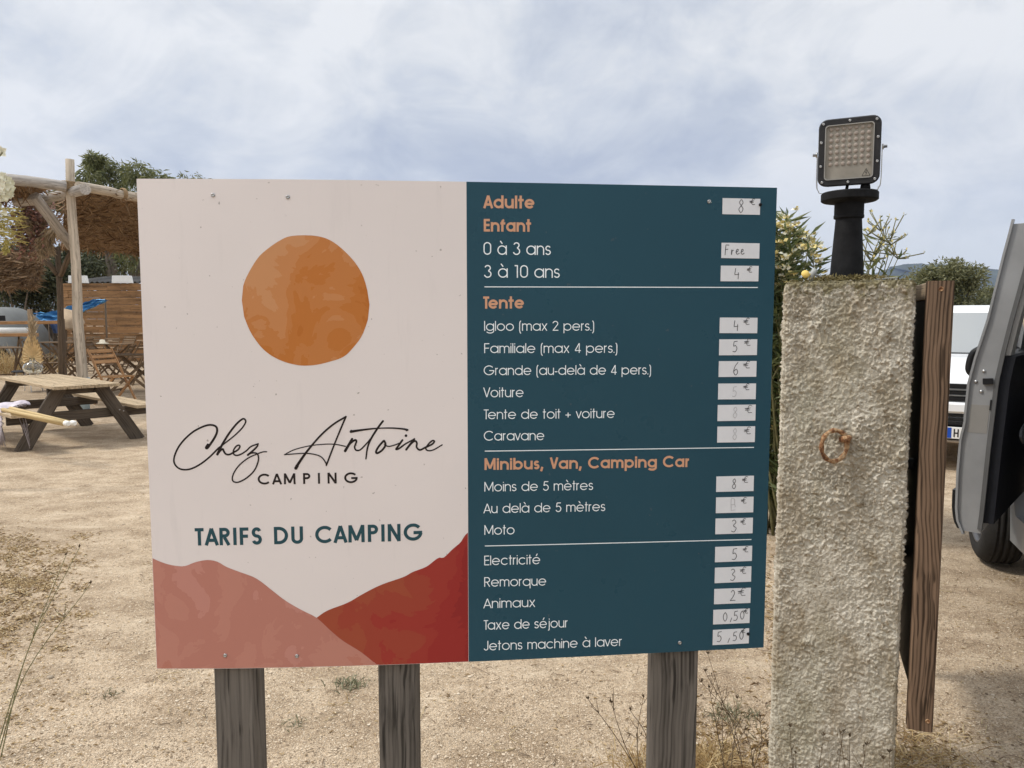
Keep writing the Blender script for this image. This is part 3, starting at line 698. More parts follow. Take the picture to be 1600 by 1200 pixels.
# posts
for xl, xr, yb in ((334.5, 395, 1120), (591, 649.5, 1120), (1021, 1090, 1110)):
    um = uz((xl+xr)/2, 1020)[0]; y0 = S(um, 1).y + .008
    a = at(xl, 1110, y0); b_ = at(xr, 1110, y0); wd = b_.x-a.x
    tilt = np.polyval(np.polyder(pf), (a.x+b_.x)/2)
    p = MB(); c = Vector(((a.x+b_.x)/2, y0+.035, 0))
    k = 10
    p.beam((c.x, c.y+.004, -.05), (c.x, c.y+.004, ZT-.05), wd, .07, (0, 1, 0), 0, .003)
    p.build('post', M['post'], sign)

# ------------------------------------------------------------------ roughcast pillar
def at_line(px, py, base, dr):           # ray meets vertical plane through base along dr (xy)
    d = ray(px, py); a = np.array([[d[0], -dr[0]], [1., -dr[1]]]); s_ = np.linalg.solve(a, np.array([base[0], base[1]]))
    return s_[1], H + d[2]*s_[0]
PA = R(21); ex = Vector((math.cos(PA), -math.sin(PA), 0)); ey = Vector((math.sin(PA), math.cos(PA), 0))
YL = 2.2; PL = at(1219, 560, YL); PL = Vector((PL.x, PL.y, 0)); PL.x = ray(1224, 560)[0]*YL
PWD = at_line(1424, 600, (PL.x, PL.y), (ex.x, ex.y))[0]
PZT = H + ray(1325, 439)[2]*2.14
PD = .34
def PP(x, y, z): return PL + ex*x + ey*y + Vector((0, 0, z))
def rough(x, y, z, seed):
    p = Vector((x, y, z*.92)) + Vector((seed, 0, 0))
    wv = Vector((mn.noise(p*70), mn.noise(p*70+Vector((5, 5, 5))), mn.noise(p*70+Vector((9, 2, 7)))))
    q = p*52 + wv*.9
    r1 = max(0, 1-abs(mn.noise(q))*4.2); r2 = max(0, 1-abs(mn.noise(q*1.9+Vector((3, 1, 4))))*3.4)
    b1 = mn.noise(p*16+Vector((8, 8, 8))); b2 = mn.noise(p*95)
    amp = (.72+.55*mn.noise(p*4.5+Vector((1, 9, 4))))*(.72+.28*min(1, max(0, (z-.45)/.5)))
    return amp*(.0095*r1*max(.0, .5+1.5*b1) + .0078*r2*max(.05, .55-b1) + .0020*b1 + .0036*b2 + .0014*mn.noise(p*230) - .004*max(0, mn.noise(p*40+Vector((2, 7, 1)))-.25))
pil = thing('roughcast_pillar', 'stout square pillar of pale rough-cast render with a moss-edged top, beside the price board', 'pillar', PP(PWD/2, PD/2, 0))
pb = MB()
per = []                                   # (x, y, nx, ny)
def side(x0, y0, x1, y1, n_, nx, ny):
    for i in range(n_): per.append((x0+(x1-x0)*i/n_, y0+(y1-y0)*i/n_, nx, ny))
side(0, 0, PWD, 0, 150, 0, -1); side(PWD, 0, PWD, PD, 30, 1, 0); side(PWD, PD, 0, PD, 24, 0, 1); side(0, PD, 0, 0, 40, -1, 0)
npz = 560; Np = len(per); vs = []
for j in range(npz+1):
    z = -.05 + (PZT+.05)*j/npz
    for (x, y, nx, ny) in per:
        # rounded arris
        cx, cy = min(x, PWD-x), min(y, PD-y); inx = 0
        h = rough(x, y, z, 0.) if ny == -1 or nx == -1 else rough(x, y, z, 3.)
        flare = .0 if j < npz-3 else -(j-(npz-3))*.0018
        mx, my = nx, ny
        if cx < .006 and cy < .006: mx = (-1 if x < PWD/2 else 1)*.7; my = (-1 if y < PD/2 else 1)*.7; h -= .004
        lean = (z-PZT)*.003 if nx == -1 or (x < .002 and ny == -1) else 0.
        vs.append(PP(x + mx*(h+flare) - .0 + (lean if x < PWD*.5 else 0)*(1-x/PWD), y + my*(h+flare), z))
fs = [[j*Np+i, j*Np+(i+1) % Np, (j+1)*Np+(i+1) % Np, (j+1)*Np+i] for j in range(npz) for i in range(Np)]
pb.add(vs, fs, None, 0, True)
k = 26
pb.grid(k, k, lambda a, c: PP(.001+a*(PWD-.002), .001+c*(PD-.002), PZT-.002 + .010*math.sin(math.pi*a)*math.sin(math.pi*c) + .006*mn.noise((a*6, c*6, 3))*(1 if 0 < a < 1 and 0 < c < 1 else 0)))
def rendermat():
    m, t, b = newmat('roughcast_render'); v = coords(t); sz = t.new('ShaderNodeSeparateXYZ', {0: v}).outputs[2]
    n = t.noise(v, 14., 6, .6); c = t.ramp(n, [(.3, (.38, .34, .27)), (.5, (.55, .505, .42)), (.7, (.70, .655, .56))])
    st = t.ramp(t.noise(v, 60., 5, .7), [(.54, (0, 0, 0)), (.64, (1, 1, 1))])
    c = t.mix(t.math('MULTIPLY', st, .75), c, (.24, .175, .105, 1))
    br = t.ramp(t.noise(t.map(v, (9, 9, 5), (2, 3, 1)), 1., 5, .65), [(.47, (0, 0, 0)), (.64, (1, 1, 1))])
    c = t.mix(t.math('MULTIPLY', br, .6), c, (.32, .255, .165, 1))
    gl = t.ramp(t.noise(t.map(v, (5, 5, 2)), 1., 4, .6), [(.5, (0, 0, 0)), (.72, (1, 1, 1))])
    c = t.mix(t.math('MULTIPLY', gl, .35), c, (.36, .34, .22, 1))
    tp = t.new('ShaderNodeMapRange', {0: sz, 1: PZT-.075, 2: PZT-.004, 3: 0., 4: 1.}).outputs[0]
    tm = t.ramp(t.math('ADD', t.noise(v, 42., 5, .65), t.math('MULTIPLY', tp, .34)), [(.66, (0, 0, 0)), (.80, (1, 1, 1))])
    c = t.mix(t.math('MULTIPLY', tm, .8), c, (.15, .125, .05, 1))
    t.set(b.inputs['Base Color'], c); b.inputs['Roughness'].default_value = .95; b.inputs['Specular IOR Level'].default_value = .15
    wn = t.new('ShaderNodeTexNoise', {'Vector': v, 'Scale': 55., 'Detail': 3.}).outputs['Color']
    wv = t.new('ShaderNodeVectorMath', {0: v, 1: t.new('ShaderNodeVectorMath', {0: wn, 1: (.02, .02, .02)}, operation='MULTIPLY').outputs[0]}, operation='ADD').outputs[0]
    rg = t.math('ABSOLUTE', t.math('SUBTRACT', t.noise(wv, 85., 2, .5), .5))
    rg = t.math('SUBTRACT', 1., t.math('MULTIPLY', rg, 7., None, True))
    hh = t.math('ADD', t.math('MULTIPLY', rg, .6), t.math('MULTIPLY', t.noise(v, 300., 4, .7), .5))
    bump(t, b, hh, .5, .004); return m
M['render'] = rendermat()
pb.build('shaft', M['render'], pil)
# moss on the cap
ms = MB()
for i in range(900):
    x = rnd.gauss(PWD*.5, PWD*.22); y = abs(rnd.gauss(0, .05))+.004
    if not .01 < x < PWD-.01: continue
    z = PZT + .006*rnd.random() + (.010 if abs(x-PWD*.5) < .1 else 0)*rnd.random()
    ms.leaf(PP(x, y, z), (rnd.gauss(0, 1), rnd.gauss(0, 1), abs(rnd.gauss(0, 1))), rnd.uniform(.006, .013), .004)
M['moss'] = leafmat('dry_moss', [(0, (.10, .075, .025)), (.5, (.17, .14, .05)), (1, (.27, .22, .10))], .9, .1)
ms.build('moss', M['moss'], pil)
cp = MB(); cp.grid(30, 30, lambda a, c: PP(PWD*.26+a*PWD*.48, .05+c*.24, PZT+.003 + .020*min(1, 6*min(a, 1-a))*min(1, 6*min(c, 1-c))+.004*mn.noise((a*9, c*9, 0))))
cp.build('mortar_bed', M['render'], pil)

# rusty ring
rb = thing('rusty_ring', 'rusty iron ring hanging from a bolt in the pillar', 'ring')
rx_, rz_ = at_line(1303, 694, (PL.x, PL.y), (ex.x, ex.y))
def rustmat():
    m, t, b = newmat('flaking_rust'); v = coords(t)
    t.set(b.inputs['Base Color'], t.ramp(t.noise(v, 70., 5, .7), [(.36, (.09, .035, .015)), (.46, (.24, .105, .042)), (.56, (.42, .26, .135)), (.68, (.56, .42, .27))]))
    b.inputs['Roughness'].default_value = .85; bump(t, b, t.noise(v, 240., 4, .7), .6, .003); return m
M['rust'] = rustmat()
ringpts = []
cring = PP(rx_, -.030, rz_); 
for i in range(41):
    a = 2*math.pi*i/40
    ringpts.append(cring + ex*(.034*math.cos(a)) + Vector((0, 0, .044*math.sin(a))) + ey*(.022*(math.cos(a))))
b_ = MB().tube(ringpts, [0.0062+.0011*math.sin(i*1.3) for i in range(41)], 10, 0, False); b_.build('ring', M['rust'], rb)
bx_ = at_line(1321, 684, (PL.x, PL.y), (ex.x, ex.y))[0]; bz_ = at_line(1321, 684, (PL.x, PL.y), (ex.x, ex.y))[1]
b_ = MB().tube([PP(bx_+.012, .02, bz_+.002), PP(bx_+.006, -.02, bz_), PP(bx_-.004, -.030, bz_), PP(bx_-.012, -.020, bz_-.002)], [.009, .0085, .010, .009], 10)
b_.lathe([(.0, .003), (.016, .002), (.018, -.012)], 16, Matrix.Translation(PP(bx_+.006, 0, bz_)) @ (-ey).to_track_quat('Z', 'Y').to_matrix().to_4x4())
b_.build('bolt', M['rust'], rb)

# floodlight on its pedestal
fl = thing('floodlight', 'square black LED floodlight on a dusty black pedestal standing on the pillar', 'floodlight')
FY = 2.235
def fx(px, py, Y=FY): return at(px, py, Y)
pc = fx(1323, 425); pcx, pcy = pc.x, pc.y
zz = lambda py: fx(1323, py).z
wpx = lambda px: px*FY/F
z0 = PZT+.012
prof = [(.0, z0), (wpx(24.5), z0), (wpx(23.6), z0+.03), (wpx(21.2), zz(380)), (wpx(18.9), zz(344)), (wpx(18.9), zz(342.5)), (wpx(21.8), zz(341)), (wpx(21.8), zz(337)), (wpx(21.2), zz(336)), (wpx(21.2), zz(318)), (wpx(38.5), zz(315)), (wpx(41), zz(313)), (wpx(41), zz(303)), (wpx(39.5), zz(301)), (.0, zz(300))]
MB().lathe(prof, 72, Matrix.Translation((pcx, pcy, 0)), 0, False).build('pedestal', M['lampblack'], fl)
# head
hc = fx(1326.5, 236.5, 2.20); HA = R(26)
hx = Vector((math.cos(HA), -math.sin(HA), 0)); hn = Vector((-math.sin(HA), -math.cos(HA), 0))
TL_ = R(4); hz = (Vector((0, 0, 1))*math.cos(TL_) + hn*math.sin(TL_)).normalized(); hn = (hn*math.cos(TL_) - Vector((0, 0, 1))*math.sin(TL_)).normalized()
HM = Matrix.Translation(hc) @ Matrix(((hx.x, hz.x, hn.x, 0), (hx.y, hz.y, hn.y, 0), (hx.z, hz.z, hn.z, 0), (0, 0, 0, 1)))
hw, hh = .0815, .0935
def rr(w_, h_, r_, n=6):
    out = []
    for cx, cy, a0 in ((w_-r_, h_-r_, 0), (-w_+r_, h_-r_, 90), (-w_+r_, -h_+r_, 180), (w_-r_, -h_+r_, 270)):
        for i in range(n+1): out.append((cx+r_*math.cos(R(a0+90*i/n)), cy+r_*math.sin(R(a0+90*i/n))))
    return out
def loft(b, rings, mi=0, cap=True, smooth=False):
    n = len(rings[0]); vs = [p for r_ in rings for p in r_]
    fs = [[i*n+k, i*n+(k+1) % n, (i+1)*n+(k+1) % n, (i+1)*n+k] for i in range(len(rings)-1) for k in range(n)]
    if cap: fs += [list(range(n))[::-1], [(len(rings)-1)*n+k for k in range(n)]]
    b.add(vs, fs, None, mi, smooth)
RG = lambda w_, h_, r_, z: [HM @ Vector((x, y, z)) for x, y in rr(w_, h_, r_)]
b_ = MB(); loft(b_, [RG(hw-.01, hh-.01, .02, -.045), RG(hw-.002, hh-.002, .024, -.035), RG(hw, hh, .024, -.004), RG(hw-.003, hh-.003, .022, .0), RG(hw-.018, hh-.018, .008, .0), RG(hw-.0195, hh-.0195, .007, -.006)])
hd = b_.build('housing', plain('grey_black_casting', (.028, .028, .030), .5, .2, 40, 0, .2), fl)
b_ = MB(); loft(b_, [RG(hw-.0175, hh-.0175, .009, .0004), RG(hw-.0175, hh-.0175, .009, .002), RG(hw-.0200, hh-.0200, .008, .002), RG(hw-.0200, hh-.0200, .008, -.003)], 0, False)
b_.build('gasket', plain('pale_gasket', (.32, .31, .29), .6, .1), fl)
b_ = MB(); loft(b_, [RG(hw-.0198, hh-.0198, .007, -.0055), RG(hw-.0198, hh-.0198, .007, -.0045)])
b_.build('reflector', plain('dusty_reflector', (.30, .275, .235), .55, .15, 18), fl)
lm = plain('pinkish_led_lens', (.32, .272, .235), .5, .12, 30)
lb_ = MB()
for i in range(7):
    for j in range(7):
        x = -.049 + .098*i/6 + .001; y = .065 - .097*j/6
        lb_.lathe([(.0068, -.0046), (.0064, -.0018), (.0048, .0008), (.0020, .0024), (.0001, .0026)], 12, HM @ Matrix.Translation((x, y, -.0025)) @ Matrix.Diagonal((.85, .85, .32, 1)))
lb_.build('led_lens', lm, fl)
# warning triangle printed on the glass
tb = MB()
def tri_line(a, c, wd=.0011):
    a = Vector((*a, 0)); c = Vector((*c, 0)); d = (c-a).normalized(); q = Vector((-d.y, d.x, 0))*wd/2
    tri_line.k += 1; zz_ = -.0040 + .00003*tri_line.k
    tb.add([HM @ (p + Vector((0, 0, zz_))) for p in (a-q, c-q, c+q, a+q)], [[0, 1, 2, 3]])
tri_line.k = 0
X0, Y0 = .046, -.064
for a, c in (((-.0105, -.006), (.0105, -.006)), ((.0105, -.006), (0, .0135)), ((0, .0135), (-.0105, -.006)), ((.001, .009), (-.0015, .002)), ((-.0015, .002), (.0015, .0025)), ((.0015, .0025), (-.0005, -.004))):
    tri_line((a[0]+X0, a[1]+Y0), (c[0]+X0, c[1]+Y0))
tb.build('warning_triangle', M['black'], fl)
for x, y in [(-.069, .081), (0, .0845), (.069, .081), (-.0735, .03), (.0735, .033), (-.0735, -.036), (.0735, -.033), (-.069, -.081), (0, -.0845), (.069, -.081)]:
    MB().lathe([(.0001, .0012), (.0016, .001), (.0018, .0022), (.0036, .0018), (.0038, -.001)], 12, HM @ Matrix.Translation((x, y, 0))).build('screw', M['steel'], fl)
brp = [(-hw-.003, -.005), (-hw-.003, -.08), (-hw+.002, -.103), (-hw+.02, -.111), (hw-.02, -.111), (hw-.002, -.103), (hw+.003, -.08), (hw+.003, .012)]
b_ = MB(); P3 = [HM @ Vector((x, y, -.022)) for x, y in crom(brp, 5)]
loft(b_, [[p + hn*.011 - hx*.0012, p + hn*.011 + hx*.0012, p - hn*.011 + hx*.0012, p - hn*.011 - hx*.0012] for p in P3]); b_.build('bracket', M['steel'], fl)
for s_, yy in ((-1, .0), (1, .008)):
    b_ = MB().lathe([(.0, .013), (.004, .013), (.0045, .004), (.008, .004), (.008, 0), (.0, -.0)], 8, HM @ Matrix.Translation((s_*(hw+.003), yy, -.022)) @ Matrix.Rotation(s_*math.pi/2, 4, 'Y')); b_.build('bolt', M['steel'], fl)
b_ = MB().lathe([(.0, .0), (.012, .0), (.014, -.012), (.010, -.020), (.009, -.026), (.0, -.028)], 12, HM @ Matrix.Translation((.045, -hh+.002, -.02)) @ Matrix.Rotation(R(-90), 4, 'X'))
b_.build('cable_gland', M['lampblack'], fl)
b_ = MB().tube(crom([HM @ Vector((-.002, -hh+.004, -.03)), HM @ Vector((-.004, -hh-.008, -.025)), HM @ Vector((-.009, -hh-.02, -.03))], 5), .0045, 8); b_.build('cable', M['lampblack'], fl)

# ------------------------------------------------------------------ framed panel fixed to the pillar's far side
fr = thing('framed_sign', 'brown timber framed black panel fixed edge-on to the right of the pillar', 'sign')
px0 = at_line(1440, 620, (PL.x, PL.y), (ex.x, ex.y)); fxL = at_line(1447.5, 500, (PP(0, -.01, 0).x, PP(0, -.01, 0).y), (ex.x, ex.y))[0]; fxR = at_line(1489.5, 500, (PP(0, -.01, 0).x, PP(0, -.01, 0).y), (ex.x, ex.y))[0]
ztp = H + ray(1470, 438)[2]*2.03; zbt = H + ray(1438, 1148)[2]*2.03
b_ = MB(); b_.beam(PP((fxL+fxR)/2, .012, zbt), PP((fxL+fxR)/2, .012, ztp), fxR-fxL, .044, tuple(ey), 0, .005); b_.build('frame_plank', M['plank'], fr)
b_ = MB(); b_.beam(PP((fxL+fxR)/2, 1.07, zbt), PP((fxL+fxR)/2, 1.07, ztp), fxR-fxL, .044, tuple(ey), 0, .005); b_.build('frame_plank', M['plank'], fr)
b_ = MB(); b_.beam(PP(fxL+.014, .034, ztp-.026), PP(fxL+.014, 1.05, ztp-.026), .028, .046, (0, 0, 1), 0, .002); b_.build('top_rail', M['railwood'], fr)
b_ = MB(); b_.box((0, 0, 0), (1, 1, 1)); 
b_ = MB(); b_.beam(PP(fxL+.010, .036, (zbt+ztp-.05)/2+.055), PP(fxL+.010, 1.05, (zbt+ztp-.05)/2+.055), .012, ztp-.05-zbt-.11, (0, 0, 1), 0, .001); b_.build('panel', M['black'], fr)
for yy in (.25, .85):
    b_ = MB(); b_.beam(PP(PWD*.98, .1+yy*.2, 1.2-.5*yy), PP(fxL+.006, .1+yy*.2, 1.2-.5*yy), .03, .03, (0, 0, 1)); b_.build('spacer', M['black'], fr)
xm = (fxL+fxR)/2; Mpl = (-ey).to_track_quat('Z', 'Y').to_matrix().to_4x4()
for dx, z in ((-.0, ztp-.022), (.018, zbt+.032)):
    MB().lathe([(.0001, .0006), (.0035, .0004), (.0042, .0016), (.0062, .0012), (.0064, -.002)], 14, Matrix.Translation(PP(xm+dx, -.0102, z)) @ Mpl).build('screw', M['rust'], fr)

# ------------------------------------------------------------------ foliage helpers
def crown(clumps, n, L, W, droop=.0, mi=0):
    b = MB()
    for (c, r3, frac) in clumps:
        c = Vector(c)
        for _ in range(int(n*frac)):
            # clump shells with inner fill: gaps stay where no clump reaches
            d = Vector((rnd.gauss(0, 1), rnd.gauss(0, 1), rnd.gauss(0, 1))).normalized(); rr_ = rnd.random()**.45
            p = c + Vector((d.x*r3[0], d.y*r3[1], d.z*r3[2]))*rr_
            dd = Vector((d.x + rnd.gauss(0, .6), d.y + rnd.gauss(0, .6), d.z*.6 + rnd.gauss(0, .5) - droop))
            g = (min(1, max(0, .5+rnd.gauss(0, .25))), 0, 0)
            b.leaf(p, dd, L*rnd.uniform(.6, 1.3), W*rnd.uniform(.7, 1.3), None, .2, g)
    return b
def clumpset(c, R3, k, r, seed, flat=1.):
    q = random.Random(seed); out = []
    for _ in range(k):
        d = Vector((q.gauss(0, 1), q.gauss(0, 1), q.gauss(0, 1))).normalized()*(q.random()**.4)
        s_ = r*q.uniform(.6, 1.35)
        out.append(((c[0]+d.x*R3[0], c[1]+d.y*R3[1], c[2]+d.z*R3[2]), (s_, s_, s_*flat), q.uniform(.6, 1.2)/k))
    return out
def limbs(base, tops, r0, parent, mat, split=.4):
    b = MB(); base = Vector(base)
    for i, tp in enumerate(tops):
        tp = Vector(tp); mid = base.lerp(tp, .5) + Vector((rnd.gauss(0, .15), rnd.gauss(0, .15), 0))*(tp-base).length*.2
        P = crom([base + Vector((rnd.gauss(0, r0*.4), rnd.gauss(0, r0*.4), 0)), base.lerp(mid, split) + Vector((0, 0, .1)), mid, tp], 4)
        m_ = len(P); b.tube([Vector(p) for p in P], [r0*(1-.85*j/(m_-1)) for j in range(m_)], 6, 0, True, .06)
    return b.build('trunk', mat, parent)

# oleander behind the pillar
ol = thing('oleander_shrub', 'tall oleander with narrow green leaves and pale yellow blossom behind the pillar', 'shrub', (2.05, 5.3, 0))
stems, lf, fw, fy_ = MB(), MB(), MB(), MB()
q = random.Random(5)
def oleander_stem(bx, by, tip, leaves, flower):
    base = Vector((bx, by, 0)); tip = Vector(tip)
    P = [Vector(p) for p in crom([base, base.lerp(tip, .4)+Vector((q.gauss(0, .06), q.gauss(0, .06), .1)), base.lerp(tip, .75)+Vector((q.gauss(0, .03), 0, .05)), tip], 6)]
    stems.tube(P, [.011*(1-.8*i/(len(P)-1)) for i in range(len(P))], 5)
    for i in range(leaves):
        f_ = q.uniform(.28, 1.0); k_ = f_*(len(P)-1); p = P[int(min(k_, len(P)-2))].lerp(P[int(min(k_, len(P)-2))+1], k_-int(min(k_, len(P)-2)))
        a = q.uniform(0, 6.28); up_ = q.uniform(.1, 1.0)
        lf.leaf(p, (math.cos(a), math.sin(a), up_), q.uniform(.09, .16), q.uniform(.015, .024), None, .12, (min(1, max(0, q.gauss(.5, .25))), 0, 0))
    for i in range(flower):
        p = tip + Vector((q.gauss(0, .028), q.gauss(0, .028), q.gauss(-.02, .03)))
        for k_ in range(5):
            a = k_*1.256+q.random(); (fw if q.random() < .45 else fy_).leaf(p, (math.cos(a), math.sin(a), q.uniform(-.3, .9)), .034, .026)
for i in range(86):
    px = q.choice([q.uniform(1150, 1288), q.uniform(1150, 1240)]); py = 328 + 112*q.random()**.9 + max(0, px-1225)*.85
    y_ = q.uniform(4.9, 5.7); tip = at(px, py, y_); oleander_stem(2.0+q.gauss(0, .12), 5.3+q.gauss(0, .15), tip, 52, 7 if q.random() < .85 else 0)
for i in range(11):
    px = q.uniform(1335, 1412); py = 362 + 70*q.random(); y_ = q.uniform(4.9, 5.4); tip = at(px, py, y_)
    oleander_stem(2.2+q.gauss(0, .1), 5.3+q.gauss(0, .1), tip, 13, 0)
    for k_ in range(7):
        e_ = tip + Vector((q.gauss(0, .07), q.gauss(0, .05), abs(q.gauss(.05, .05)))); stems.tube([tip, e_], .0035, 4); fy_.leaf(e_, (0, 0, 1), .022, .016); lf.leaf(e_, (q.gauss(0, 1), q.gauss(0, 1), .5), .03, .012)
for i in range(26):
    px = q.uniform(1130, 1240); py = q.uniform(470, 800); tip = at(px, py, q.uniform(4.95, 5.6)); oleander_stem(1.95+q.gauss(0, .12), 5.3+q.gauss(0, .15), tip, 40, 1 if q.random() < .3 else 0)
stems.build('stems', M['stemgreen'], ol); lf.build('foliage', M['oleander'], ol); fw.build('blossom', M['petal'], ol); fy_.build('blossom', M['yellowpet'], ol)

# grey wire clip with yellow end on pillar top
cl = thing('cable_clip', 'small grey cable clip with a yellow cap lying on the pillar top', 'clip')
cpx = PP(.075, .03, PZT+.002)
gm = plain('galvanised_grey', (.36, .37, .36), .5, .1, 30)
b_ = MB().tube([cpx+Vector((-.010, 0, .0)), cpx+Vector((-.004, 0, .022)), cpx+Vector((.004, 0, .034))], [.006, .008, .008], 10); b_.tube([cpx+Vector((.0, 0, .022)), cpx+Vector((.035, 0, .006)), cpx+Vector((.05, 0, .003))], .0035, 8); b_.build('clip', gm, cl)
b_ = MB().lathe([(0, -.004), (.008, -.003), (.012, .0), (.0115, .003), (.006, .006), (0, .007)], 14, Matrix.Translation(cpx+Vector((-.026, -.004, .020))) @ Matrix.Rotation(R(70), 4, 'X')); b_.tube([cpx+Vector((-.018, 0, .018)), cpx+Vector((-.004, 0, .02))], .004, 8); b_.build('cap', plain('yellow_plastic', (.78, .56, .16), .45, .05), cl)
wr = MB().tube(crom([PP(.235, .03, PZT+.004), PP(.262, .02, PZT+.006), PP(.290, .03, PZT+.007), PP(.292, .05, PZT+.004), PP(.27, .055, PZT+.005)], 6), .0022, 6)
tag(wr.build('wire_scrap', gm), 'thin bent grey wire lying along the right of the pillar top', 'wire')

# ------------------------------------------------------------------ far right: trees, white car
def tree(name, label, cx, cz, rx, rz, Y, n, L, W, mat, seed, k=16, r=.5, droop=0., base=None, r0=.12, group=None):
    t_ = thing(name, label, 'tree' if 'tree' in name else 'bush', (base or cx, Y, 0), group)
    cs = clumpset((cx, Y, cz), (rx, rx*.8, rz), k, r, seed)
    crown(cs, n, L, W, droop).build('crown', mat, t_)
    limbs((base or cx, Y, -.05), [c[0] for c in cs[::2]], r0, t_, M['bark']); return t_
q30 = lambda px, Y: ray(px, 500)[0]*Y
tree('olive_tree', 'rounded olive green tree in front of the mountain, beyond the white car', q30(1482, 30), 2.35, 1.25, 1.05, 30, 15000, .16, .06, M['olive'], 3, 20, .55)
tree('olive_tree', 'thin greyish tree just left of the open van door, beyond the white car', q30(1542, 33), 2.3, .95, 1.3, 33, 3800, .14, .05, M['olive'], 9, 14, .4)
tree('dark_bush', 'low dark bush at the foot of the olive tree behind the white car', q30(1540, 27), 1.15, 1.0, .8, 27, 7000, .15, .06, M['bushdark'], 4, 14, .45)
tree('olive_tree', 'broad olive green tree glimpsed through the window of the van door', q30(1640, 31), 2.2, 1.6, 1.2, 31, 9000, .16, .06, M['olive'], 14, 18, .55)

# white car, nose towards us
wc = thing('parked_car', 'white car seen nose-on between the timber frame and the open van door', 'car', (ray(1520, 600)[0]*7.3, 7.3, 0))
CX = wc.location.x; CYf = 7.3
def sect(y, hw_, pts):  # ring across the car: half outline (x fraction, z)
    return [Vector((CX+hw_*x, CYf+y, z)) for x, z in pts] + [Vector((CX-hw_*x, CYf+y, z)) for x, z in pts[::-1]]
rings = [sect(0., .86, [(.86, .30), (.90, .42), (.91, .62), (.86, .84), (.60, .875), (.2, .885)]),
         sect(.12, .9, [(.95, .28), (.99, .42), (.99, .68), (.94, .90), (.62, .945), (.2, .955)]),
         sect(.75, .92, [(.97, .26), (1., .42), (1., .72), (.96, 1.0), (.64, 1.055), (.2, 1.07)]),
         sect(1.02, .92, [(.97, .26), (1., .42), (1., .74), (.97, 1.02), (.68, 1.09), (.2, 1.11)]),
         sect(3.9, .92, [(.97, .26), (1., .42), (1., .74), (.97, 1.02), (.68, 1.09), (.2, 1.11)]),
         sect(4.2, .86, [(.9, .34), (.95, .45), (.95, .74), (.93, 1.0), (.66, 1.07), (.2, 1.09)])]
b_ = MB(); loft(b_, rings, 0, True, True); b_.build('body', M['whitepaint'], wc)
cab = [sect(1.05, .92, [(.97, 1.0), (.96, 1.06), (.93, 1.1), (.8, 1.105), (.5, 1.11), (.2, 1.11)]),
       sect(1.75, .80, [(.97, 1.0), (.96, 1.30), (.93, 1.53), (.86, 1.58), (.5, 1.60), (.2, 1.605)]),
       sect(1.95, .78, [(.97, 1.0), (.96, 1.32), (.93, 1.57), (.86, 1.625), (.5, 1.655), (.2, 1.66)]),
       sect(3.6, .78, [(.97, 1.0), (.96, 1.32), (.93, 1.57), (.86, 1.63), (.5, 1.665), (.2, 1.67)]),
       sect(4.1, .84, [(.97, 1.0), (.96, 1.05), (.93, 1.10), (.8, 1.13), (.5, 1.14), (.2, 1.14)])]
b_ = MB(); loft(b_, cab, 0, True, True); b_.build('roof', M['whitepaint'], wc)
def wsp(a, c, off): 
    z = 1.125 + (1.56-1.125)*c; y = 1.05 + .70*(z-1.1)/.49
    return Vector((CX + (a*2-1)*(.80-.13*c), CYf + y - off - .02, z + off*.7))
b_ = MB(); b_.grid(12, 8, lambda a, c: wsp(a, c, .016)); b_.grid(12, 8, lambda a, c: wsp(a, c, .004)); b_.build('windscreen', M['screen'], wc)
b_ = MB()
for z0_, z1_ in ((.825, .872), (.765, .805), (.70, .748)): b_.box((CX-.62, CYf-.02, z0_), (CX+.62, CYf+.05, z1_))
b_.build('grille', M['black'], wc)
b_ = MB(); b_.box((CX-.60, CYf-.028, .812), (CX+.60, CYf+.02, .819)); b_.box((CX-.60, CYf-.028, .754), (CX+.60, CYf+.02, .762)); b_.build('chrome_strip', M['steel'], wc)
b_ = MB(); b_.box((CX-.80, CYf-.06, .585), (CX+.80, CYf+.05, .692), 0, .02); b_.build('bumper', M['whitepaint'], wc)
b_ = MB()
for z0_ in (.47, .51, .55): b_.box((CX-.70, CYf-.045, z0_), (CX+.70, CYf+.05, z0_+.026))
b_.box((CX-.78, CYf-.03, .30), (CX+.78, CYf+.06, .468)); b_.build('lower_grille', M['black'], wc)
b_ = MB(); b_.box((CX-.8, CYf-.05, .292), (CX+.8, CYf+.06, .322), 0, .01); b_.build('skirt', plain('tan_dusty_plastic', (.25, .2, .15), .7, .1), wc)
nx0 = CX - .205; b_ = MB(); b_.box((nx0, CYf-.062, .338), (nx0+.52, CYf-.05, .452), 0, .003); np_ = b_.build('number_plate', M['white'], wc)
b_ = MB(); b_.box((nx0+.006, CYf-.0645, .344), (nx0+.048, CYf-.0605, .446), 0, .001); b_.build('blue_band', plain('plate_blue', (.02, .08, .42), .4, .05), np_)
b_ = MB(); b_.prism([(.066, .356), (.077, .356), (.077, .389), (.098, .389), (.098, .356), (.109, .356), (.109, .434), (.098, .434), (.098, .401), (.077, .401), (.077, .434), (.066, .434)], lambda x, z: Vector((nx0+x, CYf-.0645, z)), lambda x, z: Vector((nx0+x, CYf-.061, z))); o = b_.build('lettering', M['black'], np_); o['label'] = 'black plate letter H'
